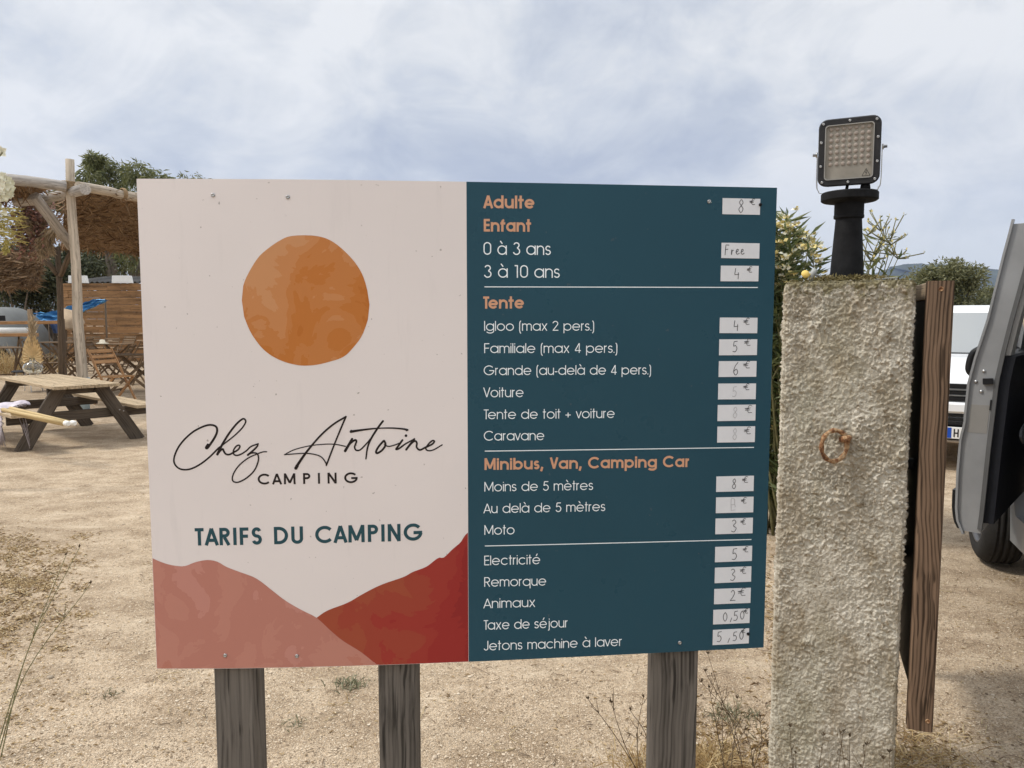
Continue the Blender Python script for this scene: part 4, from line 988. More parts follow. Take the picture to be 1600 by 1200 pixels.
for s_ in (-1, 1):
    b_ = MB(); b_.add([Vector((CX+s_*x, CYf+y, z)) for x, y, z in ((.62, -.012, .74), (.80, .03, .74), (.84, .11, .86), (.66, -.006, .862), (.62, .06, .74), (.80, .10, .74), (.84, .16, .86), (.66, .07, .862))],
              [[0, 1, 2, 3], [4, 7, 6, 5], [0, 4, 5, 1], [1, 5, 6, 2], [2, 6, 7, 3], [3, 7, 4, 0]]); b_.build('headlight', M['glass'], wc)
    for yy in (.85, 3.35):
        Mw = Matrix.Translation((CX+s_*.80, CYf+yy, .32)) @ Matrix.Rotation(R(90), 4, 'Y')
        b_ = MB().lathe([(.0, .09), (.2, .09), (.22, .1), (.30, .1), (.32, .08), (.32, -.08), (.30, -.1), (.2, -.1), (0, -.09)], 28, Mw); b_.build('wheel', M['rubber'], wc)

# ------------------------------------------------------------------ grey van with open front door
VX, VH = 2.85, 4.28          # left flank, hinge line
van = thing('grey_van', 'grey van at the right edge with its front door swung wide open', 'van', (VX+.95, 2.6, 0))
def vs_(y, s_=0): return 1.0
def arch(cy, r_, z0_, n_=14): return [(cy+r_*math.cos(R(a)), z0_+r_*math.sin(R(a))) for a in np.linspace(180, 0, n_)]
WY, WR = 4.70, .34
side_out = [(-.2, .28), (-.2, 1.75), (-.05, 1.93), (.3, 1.98), (3.4, 1.97), (3.75, 1.88)] + [(4.62, 1.16), (5.3, 1.02), (5.58, .88), (5.66, .5), (5.6, .3)] + arch(WY, .40, .36)[::-1] + [(4.25, .23), (1.9, .23)] + arch(1.35, .40, .36)[::-1] + [(.85, .26)]
# flank in pieces so the doorway stays open: rear body, sill, pillar, wing
def flank(poly, x0, x1, name, mat):
    b = MB(); b.prism(poly, lambda y, z: Vector((x0 + max(0, z-1.0)*.13*(1 if x0 < VX+.9 else -1), y, z)), lambda y, z: Vector((x1 + max(0, z-1.0)*.13*(1 if x0 < VX+.9 else -1), y, z))); return b.build(name, mat, van)
flank([(3.14, .40), (1.78, .30)] + arch(1.35, .42, .36)[::-1] + [(.9, .30), (-.2, .34), (-.2, 1.7), (-.08, 1.90), (.2, 1.95), (3.16, 1.95)], VX, VX+.05, 'side_panel', M['greypaint'])
flank([(4.30, .24), (3.14, .24), (1.78, .24), (1.78, .30), (3.14, .40), (4.22, .40), (4.36, .62)], VX-.02, VX+.10, 'sill', M['greypaint'])
wing = [(4.30, .45)] + [(p[0], p[1]) for p in arch(WY, .43, .36)] + [(5.32, .34), (5.58, .36), (5.62, .7), (5.45, .98), (4.45, 1.14), (4.30, 1.2)]
flank(wing, VX, VX+.05, 'wing', M['greypaint'])
flank([(4.34, 1.16), (3.55, 1.90), (3.40, 1.95), (3.55, 1.95), (3.70, 1.90), (4.55, 1.14)], VX-.0, VX+.09, 'windscreen_pillar', M['greypaint'])
flank([(-.2, .3), (.9, .3)] + arch(1.35, .42, .36) + [(1.85, .3), (4.25, .3)] + arch(WY, .43, .36) + [(5.3, .34), (5.6, .4), (5.6, .75), (5.4, .98), (4.55, 1.14), (3.6, 1.95), (-.1, 1.95), (-.2, 1.7)], VX+1.85, VX+1.9, 'side_panel', M['greypaint'])
b_ = MB(); b_.box((VX+.10, -.15, 1.925), (VX+1.8, 3.62, 1.985), 0, .03); b_.build('roof', M['greypaint'], van)
b_ = MB(); b_.box((VX+.02, -.22, .35), (VX+1.88, -.16, 1.9), 0, .02); b_.build('tailgate', M['greypaint'], van)
b_ = MB(); b_.add([Vector((VX+.06, 4.52, 1.14)), Vector((VX+1.84, 4.52, 1.14)), Vector((VX+1.84, 5.5, .95)), Vector((VX+.06, 5.5, .95)), Vector((VX+.06, 4.52, 1.10)), Vector((VX+1.84, 4.52, 1.10)), Vector((VX+1.84, 5.5, .91)), Vector((VX+.06, 5.5, .91))], [[0, 1, 2, 3], [7, 6, 5, 4], [0, 4, 5, 1], [1, 5, 6, 2], [2, 6, 7, 3], [3, 7, 4, 0]]); b_.build('bonnet', M['greypaint'], van)
b_ = MB(); b_.box((VX+.06, 5.45, .34), (VX+1.84, 5.62, .9), 0, .04); b_.build('front_bumper', M['greypaint'], van)
b_ = MB(); b_.add([Vector((VX+.16, 4.50, 1.15)), Vector((VX+1.74, 4.50, 1.15)), Vector((VX+1.66, 3.64, 1.92)), Vector((VX+.24, 3.64, 1.92)), Vector((VX+.16, 4.48, 1.15)), Vector((VX+1.74, 4.48, 1.15)), Vector((VX+1.66, 3.62, 1.92)), Vector((VX+.24, 3.62, 1.92))], [[0, 1, 2, 3], [7, 6, 5, 4], [0, 4, 5, 1], [1, 5, 6, 2], [2, 6, 7, 3], [3, 7, 4, 0]]); b_.build('windscreen', M['carglass'], van)
b_ = MB(); b_.box((VX+.06, .0, .36), (VX+1.84, 4.3, .42)); b_.box((VX+.12, 4.12, .42), (VX+1.8, 4.3, 1.1)); b_.build('cabin_floor', M['trimdark'], van)
b_ = MB(); b_.box((VX+.25, 3.05, .42), (VX+.75, 3.6, .85), 0, .05); b_.box((VX+.25, 2.9, .80), (VX+.75, 3.08, 1.5), 0, .05); b_.build('driver_seat', M['trimdark'], van)
for px_, y0_, y1_ in ((0, .3, 1.5), (0, 1.7, 2.95)):
    b_ = MB(); b_.prism([(y0_, 1.2), (y1_, 1.2), (y1_, 1.78), (y0_, 1.78)], lambda y, z: Vector((VX-.006+(z-1.)*.13, y, z)), lambda y, z: Vector((VX+.0+(z-1.)*.13, y, z))); b_.build('window', M['carglass'], van)
def van_wheel(x, y, steer):
    Mw = Matrix.Translation((x, y, WR)) @ Matrix.Rotation(steer, 4, 'Z') @ Matrix.Rotation(R(-90), 4, 'Y')   # +z outwards (left)
    g = .010; tw_ = .108
    prof = [(.225, tw_), (.25, tw_+.006), (.29, tw_+.004), (.318, tw_-.012), (.331, tw_-.034), (WR-.001, tw_-.05)]
    for gx in (.046, .012, -.022, -.056):
        prof += [(WR, gx+.007), (WR-g, gx+.005), (WR-g, gx-.003), (WR, gx-.005)]
    prof += [(.331, -tw_+.03), (.318, -tw_+.012), (.29, -tw_), (.22, -tw_)]
    wh = MB().lathe(prof, 72, Mw); 
    # shoulder sipes
    for i in range(60):
        a = 2*math.pi*i/60
        M2 = Mw @ Matrix.Rotation(a, 4, 'Z'); s0, s1 = tw_-.04, tw_-.052
        wh.add([M2 @ Vector(p) for p in ((WR+.001, -.004, .055), (WR+.001, .006, .055), (.329, .006, tw_-.03), (.329, -.004, tw_-.03), (WR-.012, -.004, .055), (WR-.012, .006, .055), (.315, .006, tw_-.03), (.315, -.004, tw_-.03))], [[0, 1, 2, 3], [0, 4, 5, 1], [1, 5, 6, 2], [2, 6, 7, 3], [3, 7, 4, 0]])
    o = wh.build('wheel', M['rubber'], van)
    rm_ = MB().lathe([(.228, tw_-.004), (.222, tw_), (.212, tw_-.004), (.205, tw_-.03), (.2, -.09)], 48, Mw)
    for i in range(5):
        M2 = Mw @ Matrix.Rotation(2*math.pi*i/5, 4, 'Z')
        rm_.add([M2 @ Vector(p) for p in ((.03, -.04, tw_-.03), (.21, -.026, tw_-.012), (.21, .026, tw_-.012), (.03, .04, tw_-.03), (.03, -.04, tw_-.06), (.21, -.026, tw_-.05), (.21, .026, tw_-.05), (.03, .04, tw_-.06))], [[0, 1, 2, 3], [7, 6, 5, 4], [0, 4, 5, 1], [1, 5, 6, 2], [2, 6, 7, 3], [3, 7, 4, 0]])
    rm_.lathe([(.0, tw_-.02), (.05, tw_-.022), (.06, tw_-.04)], 24, Mw); rm_.lathe([(.0, .02), (.2, .02)], 24, Mw)
    rm_.build('rim', M['rim'], o)
van_wheel(VX+.0, WY, R(-2)); van_wheel(VX+.13, 1.35, 0); van_wheel(VX+1.75, 1.35, math.pi); van_wheel(VX+1.75, WY, math.pi-R(8))
VM = Matrix.Translation((VX, 4.20, 0)) @ Matrix.Rotation(R(-20), 4, 'Z') @ Matrix.Translation((-VX, -4.26, 0))    # the van stands turned away to the right
for o in van.children_recursive: o.data.transform(VM)
# door
TE = Vector((2.215, 3.48, 0)); HG = Vector((VX-.01, 4.19, 0)); dt_ = (HG-TE); DL = dt_.length; dt_.normalize(); dn = Vector((-dt_.y, dt_.x, 0))
zpx = lambda y: H + ray(1545, y)[2]*3.50
OIN = [(340, -.140), (365, -.135), (440, -.095), (500, -.062), (555, -.035), (595, -.018), (700, .0), (800, .013), (835, .020)]
OOUT = [(340, -.046), (365, -.034), (400, -.015), (500, .033), (560, .075), (600, .097), (650, .104), (664, .104), (676, .112), (690, .118), (740, .123), (800, .121), (820, .112), (835, .088)]
zi = np.array([zpx(a) for a, _ in OIN])[::-1]; oi = np.array([b for _, b in OIN])[::-1]
zo_ = np.array([zpx(a) for a, _ in OOUT])[::-1]; oo = np.array([b for _, b in OOUT])[::-1]
fi_ = lambda z: float(np.interp(z, zi, oi)); fo_ = lambda z: float(np.interp(z, zo_, oo))
DP = lambda s_, o_, z: TE + dt_*s_ + dn*o_ + Vector((0, 0, z))
ZD0, ZDT, ZW = zpx(833), zpx(352), zpx(556)
door = thing('x', 'x', 'x'); bpy.data.objects.remove(door)
b_ = MB()
zs = np.linspace(ZD0, ZW, 26)
def slab(b, zs, s0, s1, oa, ob, mi=0, smooth=True):
    k = len(zs); vs = []
    for s_ in (s0, s1):
        for z in zs: vs += [DP(s_, oa(z), z), DP(s_, ob(z), z)]
    fs = []
    for i in range(k-1):
        a = 2*i; c = 2*k+2*i
        fs += [[a, a+1, a+3, a+2], [c, c+2, c+3, c+1], [a, a+2, c+2, c], [a+1, c+1, c+3, a+3]]
    fs += [[0, 2*k, 2*k+1, 1], [2*k-2, 2*k-1, 4*k-1, 4*k-2]]
    b.add(vs, fs, None, mi, False)
slab(b_, zs, 0, DL, fi_, fo_)
zu = np.linspace(ZW, ZDT, 16)
slab(b_, zu, 0.0, .105, fi_, fo_); slab(b_, zu, DL-.05, DL, lambda z: fi_(z)+.02, lambda z: fi_(z)+.06) if False else None
slab(b_, np.linspace(ZDT-.06, ZDT, 4), .105, DL-.35, lambda z: fi_(z)+.01, fo_)
dr = b_.build('door', M['greypaint'], van)
# outer skin lip that stands proud of the edge
b_ = MB(); slab(b_, np.linspace(ZD0-.012, ZDT+.02, 50), -.014, .012, lambda z: fo_(z)-.004, lambda z: fo_(z)+.006); b_.build('skin_lip', M['greypaint'], dr)
b_ = MB(); slab(b_, np.linspace(ZD0+.02, ZDT-.02, 40), -.007, .010, lambda z: fi_(z)-.004, lambda z: fi_(z)+.014); b_.build('door_seal', plain('grey_door_seal', (.10, .10, .10), .7, .1), dr)
b_ = MB(); slab(b_, np.linspace(ZD0+.05, ZW+.0, 20), .012, DL-.03, lambda z: fi_(z)-.045, lambda z: fi_(z)-.002); b_.build('door_lining', M['trimdark'], dr)
b_ = MB(); slab(b_, np.linspace(ZW+.004, ZDT-.025, 14), .010, .115, lambda z: fi_(z)-.024, lambda z: fi_(z)-.002); b_.build('window_surround', M['trimpale'], dr)
b_ = MB(); b_.prism([(.118, ZW), (DL-.06, ZW), (DL-.36, ZDT-.065), (.118, ZDT-.065)], lambda s_, z: DP(s_, fi_(z)+.030, z), lambda s_, z: DP(s_, fi_(z)+.036, z)); b_.build('window', M['carglass'], dr)
b_ = MB(); b_.beam(DP(DL-.03, fi_(ZW)+.03, ZW), DP(DL-.36, fi_(ZDT)+.03, ZDT-.03), .05, .06, tuple(dt_)); b_.build('window_frame', M['greypaint'], dr)
b_ = MB(); slab(b_, np.linspace(zpx(677), zpx(633), 4), -.0012, .0, lambda z: fi_(z)+.020, lambda z: fo_(z)-.016); b_.build('edge_label', plain('warm_grey_film', (.235, .225, .21), .35, .04), dr)
b_ = MB(); slab(b_, np.linspace(zpx(640), zpx(624), 3), -.010, .0, lambda z: fi_(z)+.014, lambda z: fi_(z)+.020); b_.build('lock_slot', M['black'], dr)
b_ = MB(); b_.beam(DP(-.010, .040, zpx(596)), DP(-.010, .000, zpx(595)), .014, .028, (0, 0, 1)); b_.build('latch', M['black'], dr)
for yy, o_ in ((580, .050), (597, .080), (612, .056)):
    Mb = Matrix.Translation(DP(.0, o_-.01, zpx(yy))) @ (-dt_).to_track_quat('Z', 'Y').to_matrix().to_4x4()
    MB().lathe([(.0, .006), (.006, .0055), (.008, .002), (.008, 0)], 12, Mb).build('bolt', M['steel'], dr)
b_ = MB(); b_.tube(crom([DP(.05, fo_(zpx(545)), zpx(545)), DP(.045, fo_(zpx(552))+.028, zpx(555)), DP(.045, fo_(zpx(575))+.026, zpx(578)), DP(.05, fo_(zpx(588)), zpx(588))], 5), .016, 8); b_.build('door_handle', M['black'], dr)
b_ = MB(); slab(b_, np.linspace(zpx(832), zpx(772), 8), .02, DL-.05, lambda z: fo_(z)+.001, lambda z: fo_(z)+.026+.0*z); b_.build('rubbing_strip', M['black'], dr)
b_ = MB(); c0 = DP(.12, fi_(zpx(680))-.06, zpx(678)); pk = []
for f_, sc in ((0, .5), (.03, .95), (.075, 1.0), (.11, .8)):
    pk.append([c0 + dt_*(x*sc*.06+f_) + dn*(-.025-.02*sc) + Vector((0, 0, z*.055*sc)) for x, z in ((-.6, .6), (.4, 1.), (1., .4), (.9, -.7), (.1, -1.), (-.8, -.3))])
loft(b_, pk); b_.build('door_pull', plain('mid_grey_plastic', (.10, .105, .115), .4, .1), dr)

CM = Matrix.Translation((CX, CYf, 0)) @ Matrix.Rotation(R(-31), 4, 'Z') @ Matrix.Translation((-CX, -CYf, 0))
for o in wc.children_recursive: o.data.transform(CM)

# ------------------------------------------------------------------ left: picnic table
pic = thing('picnic_table', 'weathered picnic table with attached benches, palm leaf vase standing on it', 'table')
for i in range(5):
    y = (-2+i)*.146; L = 1.15 + rnd.uniform(-.006, .006)
    MB().beam((-L, y, .715), (L, y, .715), .136, .036, (0, 0, 1)).build('top_plank', M['tabletop'], pic)
for s_ in (-1, 1):
    for i in range(2):
        y = s_*(.585+i*.146); MB().beam((-1.15, y, .435), (1.2, y, .435), .136, .036, (0, 0, 1)).build('bench_plank', M['tabletop'], pic)
for x in (-.88, .88):
    for s_ in (-1, 1): MB().beam((x, s_*.645, -.02), (x, s_*.215, .697), .15, .042, (1, 0, 0)).build('leg', M['tableleg'], pic)
    xx = x - .042*(1 if x > 0 else -1)
    MB().beam((xx, -.76, .36), (xx, .76, .36), .04, .115, (0, 0, 1)).build('cross_beam', M['tableleg'], pic)
    MB().beam((xx, -.34, .655), (xx, .34, .655), .04, .08, (0, 0, 1)).build('cross_beam', M['tableleg'], pic)
    for s_ in (-1, 1):
        for dy in (.0, .045):
            MB().lathe([(0, .006), (.008, .005), (.009, 0)], 10, Matrix.Translation((x+.021*(1 if x > 0 else -1), s_*(.425+dy), .385-dy*.4)) @ Matrix.Rotation(R(90)*(1 if x > 0 else -1), 4, 'Y')).build('bolt', M['steel'], pic)
e1, e2 = gnd(81.6, 604.5, .73), gnd(191, 599.5, .73)
PAng = -R(42.6); pa = Vector((math.cos(PAng), math.sin(PAng), 0)); pv = Vector((-math.sin(PAng), math.cos(PAng), 0))
pm = (e1+e2)/2; pm.z = 0; pcn = pm - pa*1.15; pic.location = pcn; pic.rotation_euler = (0, 0, PAng)
TP = lambda x, y, z: pcn + pa*x + pv*y + Vector((0, 0, z))

# vase with dried palm
vp = gnd(52, 584, .733); vz = thing('glass_vase', 'round clear glass vase with a dried palm fan on the picnic table', 'vase', (vp.x, vp.y, .733))
s_ = 1.0
MB().lathe([(.0, .004), (.08, .004), (.115, .04), (.128, .085), (.11, .13), (.06, .165), (.036, .185), (.034, .215), (.044, .225), (.040, .225), (.031, .213), (.032, .187), (.056, .163), (.105, .128), (.122, .085), (.110, .043), (.078, .009), (0, .009)], 32, Matrix.Translation((vp.x, vp.y, .733))).build('vase', M['glass'], vz)
b_ = MB(); c0 = Vector((vp.x, vp.y, .955)); fanx = Vector((1, 0, 0)); n_ = 15
for i in range(n_):
    a = R(-8 + 196*i/(n_-1)); L = .255 + .09*math.exp(-((i-7)/2.2)**2)
    d = Vector((math.cos(a)*.62, .0, math.sin(a)*1.0)); sd_ = Vector((-math.sin(a), 0, math.cos(a)))
    w_ = .046; p1 = c0 + d*L*.75; p2 = c0 + d*L
    b_.add([c0, p1 - sd_*w_ + Vector((0, -.012, 0)), p2 + Vector((0, .006, 0)), p1 + sd_*w_ + Vector((0, -.012, 0)), p1 + Vector((0, .014, 0))], [[0, 1, 4], [0, 4, 3], [1, 2, 4], [4, 2, 3]])
b_.tube([Vector((vp.x, vp.y, .75)), c0], .006, 6)
b_.build('palm_fan', M['palm'], vz)
b_ = MB(); t0 = Vector((vp.x, vp.y+.02, .76)); t1 = at(50, 502, vp.y+.02)
b_.tube([t0, t0.lerp(t1, .5), t1], [.006, .005, .002], 5)
for i in range(220):
    f_ = rnd.uniform(.45, 1); p = t0.lerp(t1, f_); b_.leaf(p, (rnd.gauss(0, .5), rnd.gauss(0, .4), 1.), rnd.uniform(.06, .14), .012)
b_.build('pampas_spear', M['pampas'], vz)

# fringed blanket and bamboo poles on the near bench
bk = thing('fringed_blanket', 'white and lilac woven blanket with long fringe draped over the near bench', 'blanket')
b_ = MB()
def bl(a, c):
    y = -.50 - .36*c; x = .37 + .42*a
    z = .468 + .035*math.sin(a*9)*math.sin(c*6+1) + .05*math.exp(-((a-.75)**2+(c-.3)**2)*12) + .035
    if c > .8: z -= (c-.8)*1.1; y = -.50-.36*.8 - .03*(c-.8)
    return TP(x, y, z)
b_.grid(26, 22, bl); b_.grid(26, 22, lambda a, c: bl(a, c)-Vector((0, 0, .012))); b_.build('cloth', M['weave'], bk)
b_ = MB()
for i in range(240):
    a = rnd.random()
    p = bl(a, 1.) if i % 3 else bl(1., rnd.uniform(.2, 1)); e_ = p + Vector((rnd.gauss(0, .02), rnd.gauss(0, .02), -rnd.uniform(.13, .26)))
    if i % 3 == 0: e_ = p + pa*rnd.uniform(.02, .06) + Vector((0, 0, -rnd.uniform(.0, .03)))
    b_.tube([p, p.lerp(e_, .5)+Vector((rnd.gauss(0, .008), rnd.gauss(0, .008), 0)), e_], [.005, .004, .002], 4)
for i in range(60):
    p = TP(.82+rnd.uniform(-.05, .05), -.62+rnd.uniform(-.05, .05), .42-.0); e_ = gnd(48+rnd.gauss(0, 4), 692+rnd.gauss(0, 3), .06); 
    b_.tube([p, p.lerp(e_, .6)+Vector((0, 0, .04)), e_], [.004, .004, .002], 4)
b_.build('fringe', M['fringe'], bk)
for i, (p0, p1, Y0_, Y1_) in enumerate([((4, 640), (104, 661.5), 8.0, 7.55), ((16, 638), (114, 661), 8.12, 7.72), ((18, 647), (100, 664), 7.95, 7.7)]):
    a, c = at(*p0, Y0_), at(*p1, Y1_)
    lab = ['longest bamboo pole with a white cap, lying on the near bench', 'bamboo pole with a white cap, behind the longest one on the bench', 'thin bamboo pole beneath the two white capped ones on the bench'][i]
    po = thing('bamboo_pole', lab, 'pole', tuple(a), 'bamboo poles on the picnic bench')
    MB().tube([a, a.lerp(c, .5), c], [.021, .020, .019] if i < 2 else [.012]*3, 10).build('cane', M['bamboo'], po)
    if i < 2: 
        d = (c-a).normalized(); MB().tube([c-d*.02, c+d*.02, c+d*.035], [.027, .028, .018], 12).build('cap', M['white'], po)

# ------------------------------------------------------------------ pergola
pg = thing('pole_pergola', 'rustic pergola of peeled poles roofed with brown brush matting', 'pergola', (at(128, 600, 12.6).x, 12.6, 0))
bs = gnd(131, 640); PY = bs.y
tp_ = at(108, 249, PY)
P = [bs.lerp(tp_, i/8)+Vector((.012*math.sin(i*1.7), 0, 0)) for i in range(9)]
MB().tube(P, [.085-.02*i/8 for i in range(9)], 14, 0, True, .03).build('post', M['pole'], pg)
MB().tube([gnd(131, 640)+Vector((0, 0, -.05)), at(131.3, 590, PY)], [.09, .0885], 14).build('painted_foot', plain('pale_blue_paint', (.33, .42, .47), .6, .1), pg)
zbm = 3.70
def atz(px, py, z): 
    d = ray(px, py); Y = (z-H)/d[2]; return Vector((d[0]*Y, Y, z))
beam1 = [at(-120, 268, 11.0), at(0, 279, 11.75), at(50, 284, 12.1), at(103, 291.5, PY-.13)]
MB().tube([Vector(p) for p in crom(beam1, 5)], .085, 12, 0, True, .03).build('beam', M['polegrey'], pg)
beam2 = [at(122, 291, PY-.1), at(170, 299, 13.0), at(215, 308, 13.45), at(420, 330, 15.5)]
MB().tube([Vector(p) for p in crom(beam2, 5)], .078, 12, 0, True, .03).build('beam', M['pole'], pg)
MB().tube([at(26, 317, 13.6), at(75, 310, 13.1), at(133, 295.5, PY-.25)], [.075, .082, .09], 12, 0, True, .03).build('beam', M['polegrey'], pg)
MB().tube([at(53, 306, 12.75), at(84, 347, 13.2), at(112, 386, 13.7)], [.088, .09, .085], 12, 0, True, .02).build('brace', M['polegrey'], pg)
yp = 15.2
MB().tube([gnd(97, 498+F*H/yp), at(94, 460, yp), at(90, 386, yp)], [.062, .058, .052], 10).build('post', M['poledark'], pg)
MB().tube([at(66, 399, yp), at(90, 429, yp-.03)], .05, 10).build('brace', M['poledark'], pg)
MB().tube([at(114, 386, yp-.6), at(95, 430, yp-.06)], .052, 10).build('brace', M['poledark'], pg)
for px, py, Y in ((107, 287, PY), (107, 293, PY), (192, 303, 13.25)):
    c0 = at(px, py, Y); rr_ = .10 if px < 150 else .09
    ax_ = Vector((0, 0, 1)) if px < 150 else (Vector(beam2[2])-Vector(beam2[1])).normalized()
    Mq = Matrix.Translation(c0) @ ax_.to_track_quat('Z', 'Y').to_matrix().to_4x4()
    b_ = MB()
    for k in range(3): b_.tube([Mq @ Vector((rr_*math.cos(a), rr_*math.sin(a), k*.022-.02+.004*math.sin(a*2))) for a in np.linspace(0, 6.283, 20)], .012, 6, 0, False)
    b_.build('rope_lashing', M['rope'], pg)
def matmat():
    m, t, b = newmat('brush_matting'); v = coords(t, 'grain')
    n = t.noise(t.map(v, (8, 1.2, 1), (0, 0, 0), (0, 0, R(35))), 6., 6, .7, .5); n2 = t.noise(v, 2.2, 4, .6)
    h = t.math('ADD', t.math('MULTIPLY', n, .7), t.math('MULTIPLY', n2, .3))
    t.set(b.inputs['Base Color'], t.ramp(h, [(.3, (.11, .066, .036)), (.48, (.25, .16, .09)), (.64, (.46, .33, .20))]))
    b.inputs['Roughness'].default_value = .95; bump(t, b, n, .8, .05); return m
M['mat'] = matmat()
def quad_mat(c, sag, nm='roof_matting', n_=26, th=.05, seed=0):
    A_, B_, C_, D_ = [Vector(p) for p in c]      # front-left, front-right, back-right, back-left
    def fn(a, d, off=0.):
        p = A_.lerp(B_, a).lerp(D_.lerp(C_, a), d); s_ = sag*(.35+.65*math.sin(math.pi*a))*math.sin(math.pi*min(1, d*1.0))
        p.z += -s_ + .05*mn.noise((a*7+seed, d*7, 0)) + off; return p
    b = MB(); gf = lambda a, d: (a*(B_-A_).length, d*(D_-A_).length, 0)
    b.grid(n_, n_, fn, gf); b.grid(n_, n_, lambda a, d: fn(a, d, th), gf)
    # ragged fringe of twigs on all edges
    for i in range(700):
        e_ = rnd.choice('fblr'); u_ = rnd.random()
        p = fn(u_, 0) if e_ == 'f' else fn(u_, 1) if e_ == 'b' else fn(0, u_) if e_ == 'l' else fn(1, u_)
        b.leaf(p, (rnd.gauss(0, 1), rnd.gauss(0, 1), rnd.gauss(-.5, .5)), rnd.uniform(.08, .28), .02, None, .1, (rnd.random()*5, rnd.random()*5, 0))
    for i in range(2600):
        p = fn(rnd.random(), rnd.random(), -.01); b.leaf(p, (rnd.gauss(0, 1), rnd.gauss(0, 1), rnd.gauss(-.25, .15)), rnd.uniform(.1, .4), .022, None, .1, (rnd.random()*5, rnd.random()*5, 0))
    return b.build(nm, M['mat'], pg)
quad_mat([at(104, 297, PY+.05), at(430, 326, 15.6), at(420, 415, 22.5), at(95, 386, 19.0)], .10, seed=3)
quad_mat([at(-140, 274, 11.1), at(62, 288, 12.3), at(40, 307, 16), at(-140, 306, 16)], .05, seed=8)
quad_mat([at(-60, 392, 20.5), at(66, 398, 20), at(52, 447, 20.05), at(-60, 452, 20.5)], .0, 'hanging_mat', 16, .04, 5)

# dried flowers on the beam end
dg = thing('dried_flower_garland', 'bunch of dried pink and beige flowers hanging from the pergola beam end', 'flowers', tuple(at(45, 325, 13.0)))
bp, bq, br_ = MB(), MB(), MB()
for i in range(2600):
    px, py = rnd.gauss(52, 17), rnd.gauss(352, 26)
    if px+.25*(py-300) > 104 or not 303+.12*abs(px-40) < py < 402: continue
    p = at(px, py, 14.1+rnd.gauss(0, .18)); d = (rnd.gauss(0, 1), rnd.gauss(0, 1), rnd.gauss(-.2, 1))
    (bp if rnd.random() < .55 else bq).leaf(p, d, rnd.uniform(.05, .12), rnd.uniform(.03, .06))
def plume(b, p0, p1, n_=160, L=.28, spread=.10):
    p0, p1 = Vector(p0), Vector(p1); b.tube([p0, p1], [.012, .004], 5)
    ax = (p1-p0).normalized()
    for i in range(n_):
        f_ = rnd.random(); p = p0.lerp(p1, f_); d = ax*1.2 + Vector((rnd.gauss(0, .4), rnd.gauss(0, .4), rnd.gauss(0, .3)))
        b.leaf(p, d, L*rnd.uniform(.5, 1.1)*(1.1-f_*.5), .02)
plume(br_, at(30, 330, 13.8), at(43, 357, 13.75)); plume(br_, at(72, 355, 13.8), at(80, 392, 13.8)); plume(br_, at(66, 365, 13.8), at(64, 398, 13.8)); plume(br_, at(85, 352, 13.8), at(74, 378, 13.8))
bp.build('pink_blooms', M['pinkdry'], dg); bq.build('stalks', M['browndry'], dg); br_.build('plumes', M['pampas'], dg)

# flower arch just outside the left edge: only its blooms lean into view
fa = thing('flower_stand', 'stand of white blooms and wiry yellow green twigs leaning in at the left edge', 'flowers', (at(-60, 700, 6.6).x, 6.6, 0))
FX = fa.location.x
MB().tube([(FX, 6.6, -.02), (FX+.02, 6.6, 1.4), (FX, 6.6, 3.0)], .03, 10).build('pole', M['poledark'], fa)
def floret(b, c, r_, n_=5):
    for k in range(n_):
        a = k*6.283/n_+rnd.random(); b.leaf(c, (math.cos(a), -.5, math.sin(a)), r_, r_*.9, (0, -1, 0), .2)
bw = MB()
for cpx_, cpy, cr in ((-2, 292, .105), (-22, 318, .10), (-30, 280, .11)):
    c0 = at(cpx_, cpy, 6.45)
    for i in range(90):
        d = Vector((rnd.gauss(0, 1), rnd.gauss(0, 1), rnd.gauss(0, 1))).normalized(); floret(bw, c0+d*cr, .035, 4)
floret(bw, at(4, 238, 6.5), .06, 5); floret(bw, at(-4, 241, 6.5), .05, 5); floret(bw, at(8, 333, 6.4), .04, 5)
bw.build('white_blooms', M['petal'], fa)
bt = MB(); root = Vector((FX+.02, 6.55, 2.2))
for i in range(46):
    e_ = at(rnd.uniform(5, 46), rnd.uniform(325, 385), 6.45+rnd.gauss(0, .08)); m_ = root.lerp(e_, .6)+Vector((0, 0, rnd.uniform(.0, .10)))
    P = [Vector(p) for p in crom([root, m_, e_], 5)]; bt.tube(P, [.005, .005, .0045, .004, .004, .0035, .0035, .003, .003, .0025, .002], 4)
    for k in range(3):
        b0 = P[rnd.randint(5, 9)]; bt.tube([b0, b0+Vector((rnd.uniform(.02, .09), rnd.gauss(0, .02), rnd.uniform(-.07, .03)))], .002, 4)
for i in range(160):
    p = at(rnd.gauss(9, 3), rnd.uniform(372, 395), 6.4); bt.leaf(p, (rnd.gauss(0, .4), rnd.gauss(0, .4), -1), .03, .01)
bt.build('twigs', M['greenyellow'], fa)
bt = MB()
for cpx_, cpy in ((-2, 292), (-22, 318), (-30, 280), (4, 238), (8, 333)):
    e_ = at(cpx_, cpy, 6.46); bt.tube([root, root.lerp(e_, .5)+Vector((-.02, 0, .03)), e_], .006, 5)
bt.build('stalks', M['stemgreen'], fa)

